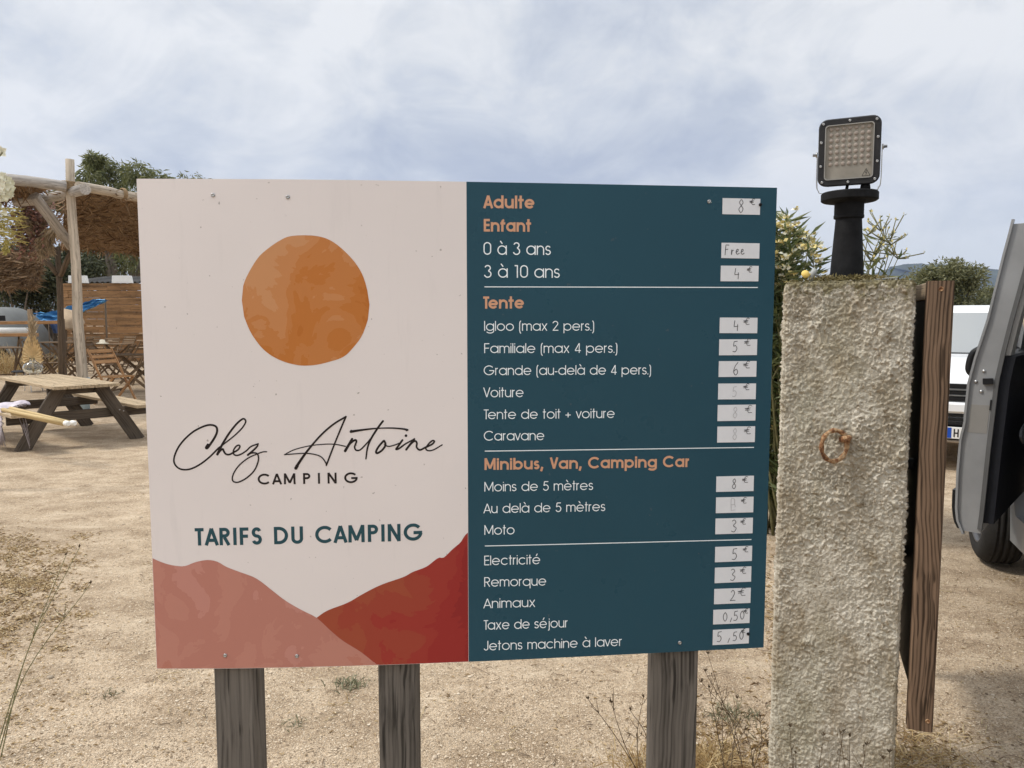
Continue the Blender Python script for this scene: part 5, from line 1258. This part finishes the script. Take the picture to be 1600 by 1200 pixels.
# ------------------------------------------------------------------ shed wall, boxes, trees behind
WYd = 27.
sh = thing('plank_shed', 'long shed of rough orange brown horizontal boards under a dark corrugated roof', 'shed', (at(200, 500, WYd).x, WYd, 0))
x0, x1 = at(99, 500, WYd).x, at(420, 500, WYd).x; zt = at(99, 442.5, WYd).z; nb = 11
b_ = MB()
for i in range(nb):
    za, zb_ = zt*i/nb, zt*(i+1)/nb - .012
    cuts = sorted([x0, x1] + [rnd.uniform(x0, x1) for _ in range(2)])
    for a, c in zip(cuts, cuts[1:]): b_.beam((a+.004, WYd+rnd.uniform(-.012, .012), (za+zb_)/2), (c-.004, WYd+rnd.uniform(-.012, .012), (za+zb_)/2), .05, zb_-za, (0, 0, 1))
b_.build('wall', M['wall'], sh)
for s_ in (x0+.1, (x0+x1)/2, x1-.1):
    for yy in (.12, 2.6): MB().beam((s_, WYd+yy, -.05), (s_, WYd+yy, zt), .1, .1, (0, 1, 0)).build('frame_post', M['chairdark'], sh)
xr0, xr1 = at(100, 500, WYd).x, x1; b_ = MB()
b_.grid(160, 6, lambda a, c: Vector((xr0+(xr1-xr0)*a, WYd+.1+2.8*c, zt+.04+.34*c+.03*math.sin(a*240))), None, 0, False); b_.grid(160, 6, lambda a, c: Vector((xr0+(xr1-xr0)*a, WYd+.1+2.8*c, zt+.025+.34*c+.03*math.sin(a*240))), None, 0, False)
b_.build('roof', M['roofgrey'], sh)
for i, (a, c) in enumerate(((107, 135), (175, 205))):
    p0, p1 = at(a, 443, WYd-.1), at(c, 430.5, WYd-.1)
    b_ = MB(); b_.add([Vector((x, y, z)) for x, y, z in ((p0.x, WYd-.12, zt+.002), (p1.x, WYd-.12, zt+.002), (p1.x-.05, WYd-.12, p1.z), (p0.x+.02, WYd-.12, p1.z), (p0.x, WYd+.05, zt+.002), (p1.x, WYd+.05, zt+.002), (p1.x-.05, WYd+.05, p1.z), (p0.x+.02, WYd+.05, p1.z))], [[0, 1, 2, 3], [7, 6, 5, 4], [0, 4, 5, 1], [1, 5, 6, 2], [2, 6, 7, 3], [3, 7, 4, 0]])
    tag(b_.build('white_box', M['white']), ['white box on the shed wall, behind the pergola post', 'white box on the shed wall, midway between pergola post and price board'][i], 'box')
e_px = lambda px, py, Y: tuple(at(px, py, Y))
tr = thing('eucalyptus_tree', 'tall wispy eucalyptus rising behind the pergola roof', 'tree', (at(190, 500, 34).x, 34, 0))
cs = []
q = random.Random(21)
for px, py, r_ in ((155, 262, .62), (185, 272, .66), (140, 280, .6), (215, 272, .66), (120, 300, .62), (170, 300, .9), (210, 305, 1.0), (245, 284, .6), (262, 300, .8), (300, 300, 1.), (340, 320, 1.2), (95, 312, .5), (148, 250, .42), (250, 330, 1.2), (150, 330, 1.), (200, 350, 1.1), (130, 398, .75), (160, 402, .6), (195, 415, .8), (150, 420, .7), (182, 396, .5), (215, 396, .9), (240, 410, 1.)):
    cs.append((e_px(px, py, 34+q.gauss(0, 1.)), (r_, r_, r_*.9), .055))
crown(cs, 9500, .26, .055, .9).build('crown', M['eucal'], tr)
limbs((at(190, 500, 34).x, 34, -.05), [c[0] for c in cs[::2]], .28, tr, M['bark'])
for i, (px, py, rx_2, rz_2, Y, n_, sd_, lab) in enumerate((
        (30, 440, 1.7, 1.0, 29, 9000, 31, 'dense dark bush behind the grey tent at the left edge'),
        (75, 432, 1.3, 1.1, 30, 9000, 32, 'dark bush with bare grey stems behind the blue tarpaulin'),
        (-30, 430, 1.7, 1.3, 31, 6000, 33, 'dark bush running out of the frame at the far left'),
        (125, 425, 1.3, .7, 31, 5000, 34, 'dark low tree crown behind the left end of the plank shed'))):
    c = at(px, py, Y); tree('dark_bush', lab, c.x, c.z, rx_2, rz_2, Y, n_, .17, .07, M['bushdark'], sd_, 22, .55, .2, None, .09)

# ------------------------------------------------------------------ rail fence, tent, tarp
rf = thing('rail_fence', 'low fence of two orange wooden rails in front of the tent', 'fence', (at(40, 520, 19.5).x, 19.5, 0))
for py0, py1 in ((506, 503.5), (525, 523)):
    MB().beam(at(-140, py0, 19.5), at(99 if py0 < 510 else 60, py1, 19.5), .04, .085, (0, 0, 1)).build('rail', M['honey'], rf)
for px in (-60, 47.5, 97):
    p = at(px, 500, 19.6); MB().beam((p.x, p.y, -.05), (p.x, p.y, 1.75 if px == 47.5 else 1.5), .09, .09, (0, 1, 0)).build('fence_post', M['poledark'] if px != 47.5 else M['railwood'], rf)
tn = thing('dome_tent', 'silver grey dome tent with a dark window behind the rail fence', 'tent', (at(10, 505, 24).x, 24, 0))
tcx = at(12, 500, 24).x
def tentp(a, c):
    an = math.pi*a; r_ = .95; hgt = at(12, 480, 24).z
    return Vector((tcx + r_*math.cos(an)*(1-.15*c*c), 24+1.3*(c*2-1), max(-.02, hgt*math.sin(an)**.72*(1-.55*(c*2-1)**4))))
MB().grid(30, 16, tentp).build('fabric', M['tent'], tn)
b_ = MB(); wpt = [at(-20, 493, 22.6), at(7, 493, 22.6), at(8, 501.5, 22.6), at(-20, 501.5, 22.6)]; b_.add(wpt + [p+Vector((0, .03, 0)) for p in wpt], [[0, 1, 2, 3], [7, 6, 5, 4], [0, 4, 5, 1], [1, 5, 6, 2], [2, 6, 7, 3], [3, 7, 4, 0]]); b_.build('window', M['black'], tn)
wt = MB(); wt.tube([at(-80, 516, 19.2), at(10, 517, 19.2), at(53, 517.5, 19.2)], [.085]*3, 12)
wt = MB(); p = at(0, 517, 20.3); wt.tube([(p.x-2, 20.3, p.z), (p.x, 20.3, p.z), (at(54, 517, 20.3).x, 20.3, p.z)], [.09]*3, 14); to = thing('white_tube', 'thick white tube lying on trestles behind the rail fence', 'tube', (p.x, 20.3, 0)); wt.build('tube', M['white'], to)
b_ = MB()
for xx in (p.x-1.2, p.x+.5): b_.beam((xx-.2, 20.3, -.02), (xx+.02, 20.3, p.z-.08), .04, .04); b_.beam((xx+.2, 20.3, -.02), (xx-.02, 20.3, p.z-.08), .04, .04)
b_.build('trestle', M['chairdark'], to)
tp2 = thing('blue_tarpaulin', 'crumpled bright blue tarpaulin slung beside the plank shed', 'tarpaulin', (at(100, 500, 25.5).x, 25.5, 0))
b_ = MB()
def tarp(a, c):
    px = 52 + 112*a; top = np.interp(px, [52, 60, 75, 90, 110, 130, 150, 165], [489, 487, 488, 485, 477.5, 473, 467, 468]); bot = np.interp(px, [52, 60, 75, 90, 110, 130, 140, 165], [494, 499, 503, 506, 503, 487, 482, 470.5])
    p = at(px, top+(bot-top)*c, 25.3); p.y += .35*mn.noise((a*9, c*4, 0)) + .5*c*(1-c); p.z += .05*mn.noise((a*14, c*6, 2)); return p
b_.grid(50, 12, tarp); b_.grid(50, 12, lambda a, c: tarp(a, c)+Vector((0, .02, -.004))); b_.build('sheet', M['tarp'], tp2)
b_ = MB()
for px, py in ((56, 488), (112, 477), (163, 468)): 
    c = at(px, py, 25.55); b_.tube([(c.x, 25.6, -.03), (c.x, 25.6, c.z+.05)], .03, 6)
b_.build('support', M['poledark'], tp2)
dn_ = MB()
def dnf(a, c):
    p = at(78+22*a, 506+15*c, 24.5); p.y += .12*math.sin(a*12) + .2*c; return p
dn_.grid(24, 8, dnf); dn_.grid(24, 8, lambda a, c: dnf(a, c)+Vector((0, .02, 0)))
cb_ = thing('blue_cloth', 'dull blue cloth hanging over a line below the tarpaulin', 'cloth', (at(89, 510, 24.5).x, 24.5, 0)); dn_.build('cloth', M['denim'], cb_)
b_ = MB(); b_.tube([(at(76, 500, 24.52).x, 24.52, 0), at(76, 505, 24.52)], .02, 6); b_.tube([(at(102, 500, 24.52).x, 24.52, 0), at(102, 505, 24.52)], .02, 6); b_.tube([at(76, 505.5, 24.5), at(102, 505.5, 24.5)], .012, 6); b_.build('line_post', M['poledark'], cb_)
# pale bundle beside post
bd = MB()
def bun(a, c):
    an = a*math.pi*2; pz = np.interp(c, [0, .3, .7, 1], [0, .28, .3, 0]); cc0 = at(100, 482, 23.).lerp(at(122, 518, 23.), c)
    return cc0 + Vector((math.cos(an)*pz*(1+.2*mn.noise((a*5, c*5, 0))), math.sin(an)*pz, math.sin(an)*pz*.5))
bd.grid(16, 14, bun)
bu = thing('canvas_bundle', 'rolled beige canvas leaning against the pergola post and shed', 'bundle', (at(122, 520, 23).x, 23, 0)); bd.build('canvas', plain('beige_canvas', (.42, .32, .22), .9, .3, 3), bu)
MB().tube([(at(124, 500, 23).x, 23, -.02), at(112, 500, 23)], .05, 6).build('stick', M['poledark'], bu)
MB().tube([(at(100, 500, 23.1).x, 23.1, -.02), at(102, 486, 23.1)], .04, 6).build('stick', M['poledark'], bu)

# ------------------------------------------------------------------ bistro chairs and tables
def make_chair(wm, label):
    t_ = thing('folding_chair', label, 'chair', group='folding chairs round the tables')
    b = MB()
    for i in range(6): b.beam((-.13+i*.066, -.2, .455), (-.13+i*.066, .2, .455), .055, .018)
    b.build('seat', wm, t_)
    for s_ in (-1, 1):
        MB().beam((-.34, s_*.215, .90), (.24, s_*.215, 0), .038, .022, (0, 1, 0)).build('long_leg', wm, t_)
        MB().beam((.20, s_*.185, .445), (-.27, s_*.185, 0), .036, .022, (0, 1, 0)).build('short_leg', wm, t_)
    b = MB()
    for z in (.86, .775, .69):
        x = -.34 + (.90-z)*.58/.90; b.beam((x+.005, -.2, z), (x+.005, .2, z), .016, .062, (-.55, 0, .84))
    b.build('backrest', wm, t_)
    b = MB(); b.beam((-.2, -.185, .066), (-.2, .185, .066), .03, .02); b.build('stretcher', wm, t_)
    return t_
def put(o, px, py, rz, sc=1.0):
    p = gnd(px, py); o.location = (p.x, p.y, 0); o.rotation_euler = (0, 0, rz); o.scale = (sc,)*3; return o
ch = make_chair(M['honey'], 'honey coloured folding chair nearest the picnic table, facing right'); put(ch, 181, 631, R(-25), 1.08)
dc = make_chair(M['chairdark'], 'dull brown folding chair left of the slatted table, facing right'); put(dc, 66, 584, R(-10))
def place(px, py, rz, lab, sc=1.0):
    p = gnd(px, py); return dup(dc, (p.x, p.y, 0), rz, lab, sc)
place(97, 568, R(-95), 'dull brown folding chair behind the slatted table, its slatted back towards the shed')
place(163, 592, R(10), 'dull brown folding chair just right of the pergola post, facing right')
place(126, 573, R(185), 'dull brown folding chair half hidden by the pergola post')
place(172, 572, R(-80), 'dull brown folding chair beyond the honey coloured one, in front of the shed')
place(213, 584, R(170), 'dull brown folding chair at the edge of the price board, facing left')
place(196, 566, R(-100), 'farthest folding chair against the shed boards')
place(112, 600, R(20), 'dull brown folding chair in front of the slatted table')
place(186, 600, R(190), 'dull brown folding chair behind the seat of the honey coloured one')
place(140, 583, R(100), 'dull brown folding chair just right of the slatted table')
place(78, 597, R(40), 'dull brown folding chair between the vase and the slatted table')
place(148, 566, R(-60), 'dull brown folding chair right behind the pergola post')
place(20, 575, R(200), 'dull brown folding chair left of the vase, below the fence rails')
place(231, 602, R(150), 'dull brown folding chair mostly hidden by the price board')
def make_table(wm, label):
    t_ = thing('folding_table', label, 'table', group='slatted folding tables')
    b = MB()
    for i in range(9): b.beam((-.6, -.32+i*.08, .735), (.6, -.32+i*.08, .735), .068, .02)
    b.build('tabletop', wm, t_)
    for s_ in (-1, 1):
        for d in (-1, 1): MB().beam((-d*.42, s_*.30-d*.012, 0), (d*.42, s_*.30-d*.012, .722), .05, .024, (0, 1, 0)).build('leg', wm, t_)
    b = MB(); b.beam((-.40, -.30, .05), (-.40, .30, .05), .03, .03); b.beam((.40, -.30, .05), (.40, .30, .05), .03, .03); b.build('stretcher', wm, t_)
    return t_
ft = make_table(M['chairdark'], 'dark slatted folding table left of the pergola post'); put(ft, 103, 579, R(8), 1.12)
p = gnd(214, 613); dup(ft, (p.x, p.y, 0), R(5), 'slatted folding table in front of the honey coloured chair', 1.05)
p = gnd(176, 575); dup(ft, (p.x, p.y, 0), R(-5), 'slatted folding table far back against the shed boards', 1.0)
p = gnd(8, 590); dup(ft, (p.x, p.y, 0), R(-40), 'slatted folding table at the left edge of the picture', 1.05)
# stool with white legs
sl = thing('round_stool', 'dark round stool on thin white metal legs behind the glass vase', 'stool', tuple(gnd(44, 612)))
p = gnd(44, 612); MB().lathe([(0, .44), (.26, .44), (.28, .425), (.27, .41), (0, .405)], 24, Matrix.Translation((p.x, p.y, 0))).build('seat', M['trimdark'], sl)
for a in (45, 135, 225, 315): MB().tube([(p.x+.18*math.cos(R(a)), p.y+.18*math.sin(R(a)), .41), (p.x+.27*math.cos(R(a)), p.y+.27*math.sin(R(a)), 0)], .011, 6).build('leg', M['white'], sl)
# cups and dark hats on the far tables
b_ = MB(); p = gnd(176, 575); hp = Vector((p.x-.2, p.y-.15, .748))
b_.lathe([(0, .13), (.07, .12), (.09, .04), (.17, .02), (.18, .0), (0, 0)], 18, Matrix.Translation(hp)); tag(b_.build('sun_hat', plain('cream_felt', (.68, .62, .5), .8, .1)), 'small pale hat on the far slatted table', 'hat')

# ------------------------------------------------------------------ ground cover: gravel, litter, weeds
def pebble_field(n, name):
    Y = 2.2 + (9.5-2.2)*nrg.random(n)**1.7; X = (nrg.random(n)*2-1)*Y*.72
    sz = np.exp(nrg.normal(np.log(.0027), .36, n)); sz = np.clip(sz, .0014, .008)
    Z = np.array([gheight(x, y) for x, y in zip(X, Y)]) + sz*.25
    base = np.array([(1, 0, 0), (-1, 0, 0), (0, 1, 0), (0, -1, 0), (0, 0, 1), (0, 0, -1)], float)
    V = base[None]*sz[:, None, None]*nrg.uniform(.6, 1.35, (n, 6, 1)); V[:, :, 2] *= .7
    a = nrg.random(n)*6.28; ca, sa = np.cos(a), np.sin(a)
    Vx = V[:, :, 0]*ca[:, None]-V[:, :, 1]*sa[:, None]; Vy = V[:, :, 0]*sa[:, None]+V[:, :, 1]*ca[:, None]
    P = np.stack([Vx+X[:, None], Vy+Y[:, None], V[:, :, 2]+Z[:, None]], 2).reshape(-1, 3)
    fc = np.array([(0, 2, 4), (2, 1, 4), (1, 3, 4), (3, 0, 4)])
    Fc = (fc[None]+6*np.arange(n)[:, None, None]).reshape(-1, 3)
    me = bpy.data.meshes.new(name); me.vertices.add(len(P)); me.vertices.foreach_set('co', P.astype(np.float32).ravel())
    me.loops.add(Fc.size); me.loops.foreach_set('vertex_index', Fc.astype(np.int32).ravel())
    me.polygons.add(len(Fc)); me.polygons.foreach_set('loop_start', np.arange(0, Fc.size, 3, dtype=np.int32))
    try: me.polygons.foreach_set('loop_total', np.full(len(Fc), 3, dtype=np.int32))
    except Exception: pass
    at_ = me.attributes.new('grain', 'FLOAT_VECTOR', 'POINT'); g = np.repeat(nrg.random((n, 1)), 6, 0); at_.data.foreach_set('vector', np.concatenate([g, g, g], 1).astype(np.float32).ravel())
    m, t, b = newmat('mixed_grit'); r_ = t.new('ShaderNodeSeparateXYZ', {0: coords(t, 'grain')}).outputs[0]
    t.set(b.inputs['Base Color'], t.ramp(r_, [(0, (.17, .12, .075)), (.3, (.38, .29, .20)), (.6, (.56, .45, .325)), (.9, (.60, .495, .37)), (1, (.62, .53, .41))])); b.inputs['Roughness'].default_value = .9
    me.materials.append(m); me.update(calc_edges=True); me.validate()
    o = bpy.data.objects.new(name, me); col.objects.link(o); tag(o, kind='stuff'); return o
pebble_field(170000, 'gravel')
lt = MB()
def litter(px, py, L, W, flat=.15):
    p = gnd(px, py); 
    if not 2 < p.y < 12: return
    p.z = gheight(p.x, p.y)+.004; a = rnd.uniform(0, 6.28)
    L *= .8; W *= .72; lt.leaf(p, (math.cos(a), math.sin(a), rnd.gauss(.03, flat*.7)), L, W, (0, 0, 1), .25, (min(1, max(0, rnd.gauss(.45, .28))), 0, 0))
lcs = [(rnd.gauss(28, 42), rnd.gauss(915, 46), rnd.uniform(4, 17)) for _ in range(75)]
for i in range(4200):
    lx, ly, lw = rnd.choice(lcs); litter(rnd.gauss(lx, lw), rnd.gauss(ly, lw*.4), rnd.uniform(.012, .045), rnd.uniform(.005, .014))
for i in range(420): litter(rnd.gauss(30, 60), rnd.gauss(1090, 80), rnd.uniform(.01, .035), rnd.uniform(.004, .012))
for i in range(1500): litter(rnd.uniform(-60, 1650), rnd.uniform(700, 1230), rnd.uniform(.01, .035), rnd.uniform(.003, .010))
for i in range(500): litter(rnd.gauss(1440, 40), rnd.gauss(1175, 25), rnd.uniform(.012, .04), rnd.uniform(.003, .009))
for i in range(700): litter(rnd.gauss(1130, 60), rnd.gauss(1180, 40), rnd.uniform(.015, .06), rnd.uniform(.002, .006))
for i in range(300): litter(rnd.gauss(1205, 15), rnd.gauss(930, 60), rnd.uniform(.015, .05), rnd.uniform(.006, .014))
for k in range(46):
    cx_, cy_ = rnd.uniform(-20, 1620), 700+480*rnd.random(); ww_ = rnd.uniform(10, 45)*(.4+(cy_-600)/500)
    for i in range(26): litter(rnd.gauss(cx_, ww_), rnd.gauss(cy_, ww_*.16), rnd.uniform(.008, .03), rnd.uniform(.003, .009))
tag(lt.build('leaf_litter', M['litter']), kind='stuff')
tg = MB(); tg2 = MB()
for i in range(330):
    p = gnd(rnd.uniform(-40, 1640), rnd.uniform(690, 1220));
    if p.y > 11: continue
    p.z = gheight(p.x, p.y)+.004; a = rnd.uniform(0, 6.28); L = rnd.uniform(.02, .12); d = Vector((math.cos(a), math.sin(a), 0)); s2 = Vector((-d.y, d.x, 0)); cv = rnd.gauss(0, .35)
    P = [Vector(q_) for q_ in crom([p, p+d*L*.35+s2*L*cv*.7+Vector((0, 0, .004)), p+d*L*.7+s2*L*cv*.8+Vector((0, 0, .005)), p+d*L], 3)]
    (tg if rnd.random() < .5 else tg2).tube(P, [.0017*(1-.5*k/(len(P)-1)) for k in range(len(P))], 4)
tag(tg2.build('straw_scatter', M['straw']), kind='stuff')
tag(tg.build('twig_scatter', M['browndry']), kind='stuff')

for i in range(26):
    p = gnd(rnd.uniform(0, 1600), 720+470*rnd.random()**.8); p.z = gheight(p.x, p.y); r_ = rnd.uniform(.006, .014); sb = MB()
    sd0 = rnd.random()*50
    sb.grid(10, 6, lambda a, c: p + Vector((math.cos(a*6.283)*math.sin(c*3.1416), math.sin(a*6.283)*math.sin(c*3.1416), math.cos(c*3.1416)*.62+.2))*r_*(1+.35*mn.noise((math.cos(a*6.283)*1.5+sd0, math.sin(a*6.283)*1.5, c*3))))
    if i == 0: stn = MB()
    stn.add(sb.v, sb.f, None, 0, True)
M['stone'] = plain('pale_stone', (.45, .37, .28), .9, .3, 40, 0, .2, .3)
tag(stn.build('loose_stones', M['stone']), kind='stuff')
def weed(lab, base, tips, heads=True, mat='dryweed', r=.0019, group=None):
    base = Vector(base); t_ = thing('dry_weed', lab, 'weed', tuple(base), group); b = MB(); hb = MB()
    for tp in tips:
        tp = Vector(tp); m1 = base.lerp(tp, .45)+Vector((rnd.gauss(0, .02), rnd.gauss(0, .02), .03))
        P = [Vector(p) for p in crom([base+Vector((rnd.gauss(0, .012), rnd.gauss(0, .012), -.01)), m1, tp], 5)]
        b.tube(P, [r*(1-.5*i/(len(P)-1)) for i in range(len(P))], 5)
        for k in range(rnd.randint(2, 5)):
            q0 = P[rnd.randint(4, 9)]; hb.leaf(q0, (rnd.gauss(0, .6), rnd.gauss(0, .6), .8), rnd.uniform(.008, .022), .0025); e_ = q0+Vector((rnd.gauss(0, .025), rnd.gauss(0, .02), rnd.uniform(.01, .05))); b.tube([q0, e_], r*.5, 4)
            if heads: hb.leaf(e_, (0, 0, 1), .010, .005)
        if heads:
            for k in range(9): hb.leaf(tp, (rnd.gauss(0, .45), rnd.gauss(0, .45), 1), rnd.uniform(.009, .017), .004)
    b.build('stalk', M[mat], t_)
    if hb.f: hb.build('seed_head', M['dryweed'], t_)
    return t_
b0 = gnd(-8, 1195); weed('tall thin green brown weed leaning right at the left edge', b0, [at(124, 856, b0.y+.35), at(103, 868, b0.y+.25), at(142, 912, b0.y+.3)], True, 'stemgreen', .0022)
Yw = 2.02
for i, (bpx, tips) in enumerate(((1258, [(1234, 1136), (1243, 1178)]), (1300, [(1287, 1150)]), (1318, [(1313, 1148), (1317, 1145), (1328, 1152)]), (1352, [(1354, 1164)]), (1375, [(1390, 1176), (1380, 1186)]))):
    y_ = Yw - (i*.022); b0 = Vector((ray(bpx, 1200)[0]*y_, y_, 0))
    weed(['thin dry weed at the left foot of the pillar', 'single dry stalk left of the tight bunch at the pillar foot', 'tight bunch of dry seed heads at the middle of the pillar foot', 'short single dry stalk right of the bunch at the pillar foot', 'dry forked stalk at the right foot of the pillar'][i], b0, [at(px, py, y_-.03) for px, py in tips], True, 'dryweed', .0014)
for i, (bp_, tips, lab) in enumerate((((1172, 1230), [(1106, 1022), (1102, 1050), (1096, 1066), (1187, 1120)], 'tallest dry weed between the right post and the pillar'),
                                ((1140, 1235), [(1152, 1092), (1108, 1075), (1128, 1110), (1165, 1140)], 'bushy dry weed just right of the right post'),
                                ((1195, 1240), [(1204, 1150), (1200, 1165)], 'short dry weed touching the left side of the pillar'),
                                ((1010, 1225), [(919, 1093), (955, 1098), (985, 1110), (1005, 1090)], 'dry weed reaching left from behind the right post'))):
    b0 = gnd(*bp_); weed(lab, b0, [at(px, py, b0.y+rnd.uniform(-.1, .15)) for px, py in tips], True, 'dryweed', .0017)
def tuft(lab, px, py, n_, L, mat, name='grass_tuft', cat='grass tuft', sp_=.05, W=.0035, lean=.5):
    c = gnd(px, py); b = MB()
    for i in range(n_):
        p = c+Vector((rnd.gauss(0, sp_), rnd.gauss(0, sp_), 0)); d = Vector((rnd.gauss(0, lean), rnd.gauss(0, lean), rnd.uniform(.35, 1))).normalized(); L_ = L*rnd.uniform(.5, 1.2)
        m_ = p+d*L_*.55; e_ = p+d*L_+Vector((d.x, d.y, -.6))*L_*.22; s2 = d.cross(Vector((rnd.gauss(0, 1), rnd.gauss(0, 1), .3))).normalized()*W*.5; g = (rnd.random(), 0, 0)
        b.add([p-s2, p+s2, m_+s2*.8, m_-s2*.8, e_], [[0, 1, 2, 3], [3, 2, 4]], [g]*5)
    o = b.build(name, M[mat]); tag(o, lab, cat); return o
tuft('golden dry grass tuft right of the right post', 1110, 1208, 260, .16, 'straw', sp_=.06)
tuft('pale straw tuft close to the pillar base', 1160, 1225, 150, .13, 'straw', sp_=.07)
tuft('loose straw tuft left of the right post', 1000, 1200, 160, .10, 'straw', sp_=.05)
tuft('flattened straw under the end of the timber frame', 1436, 1185, 220, .11, 'straw', sp_=.10, lean=1.2)
tuft('grey green weed patch between right post and pillar', 1150, 1120, 150, .045, 'weedgreen', 'green_weed', 'weed', .05, .0035)
tuft('low grey green weed behind the middle post', 546, 1072, 110, .04, 'weedgreen', 'green_weed', 'weed', .032, .0045)
tuft('sparse green weed between left and middle posts', 462, 1132, 45, .025, 'weedgreen', 'green_weed', 'weed', .022, .0035)
tuft('pale dry grass growing below the rail fence at the left edge', 14, 583, 420, .85, 'straw', 'grass_clump', 'grass clump', .5, .02, .35)
tuft('tiny green weed right of the left weed stalks', 175, 1085, 30, .022, 'weedgreen', 'green_weed', 'weed', .02, .004)

# ------------------------------------------------------------------ air
hz_ = MB(); X_, Y0_, Y1_, Z0_, Z1_ = 4200., -80., 4200., -6., 700.
hz_.add([(-X_, Y0_, Z0_), (X_, Y0_, Z0_), (X_, Y1_, Z0_), (-X_, Y1_, Z0_), (-X_, Y0_, Z1_), (X_, Y0_, Z1_), (X_, Y1_, Z1_), (-X_, Y1_, Z1_)], [[3, 2, 1, 0], [4, 5, 6, 7], [0, 1, 5, 4], [1, 2, 6, 5], [2, 3, 7, 6], [3, 0, 4, 7]])
m = bpy.data.materials.new('air'); m.use_nodes = True; nt = NT(m.node_tree); nt.n.clear()
pvn = nt.new('ShaderNodeVolumePrincipled', {'Color': (.50, .64, 1.0, 1), 'Density': .000095, 'Anisotropy': .2})
nt.l.new(pvn.outputs[0], nt.new('ShaderNodeOutputMaterial').inputs['Volume'])
tag(hz_.build('haze', m), kind='stuff')
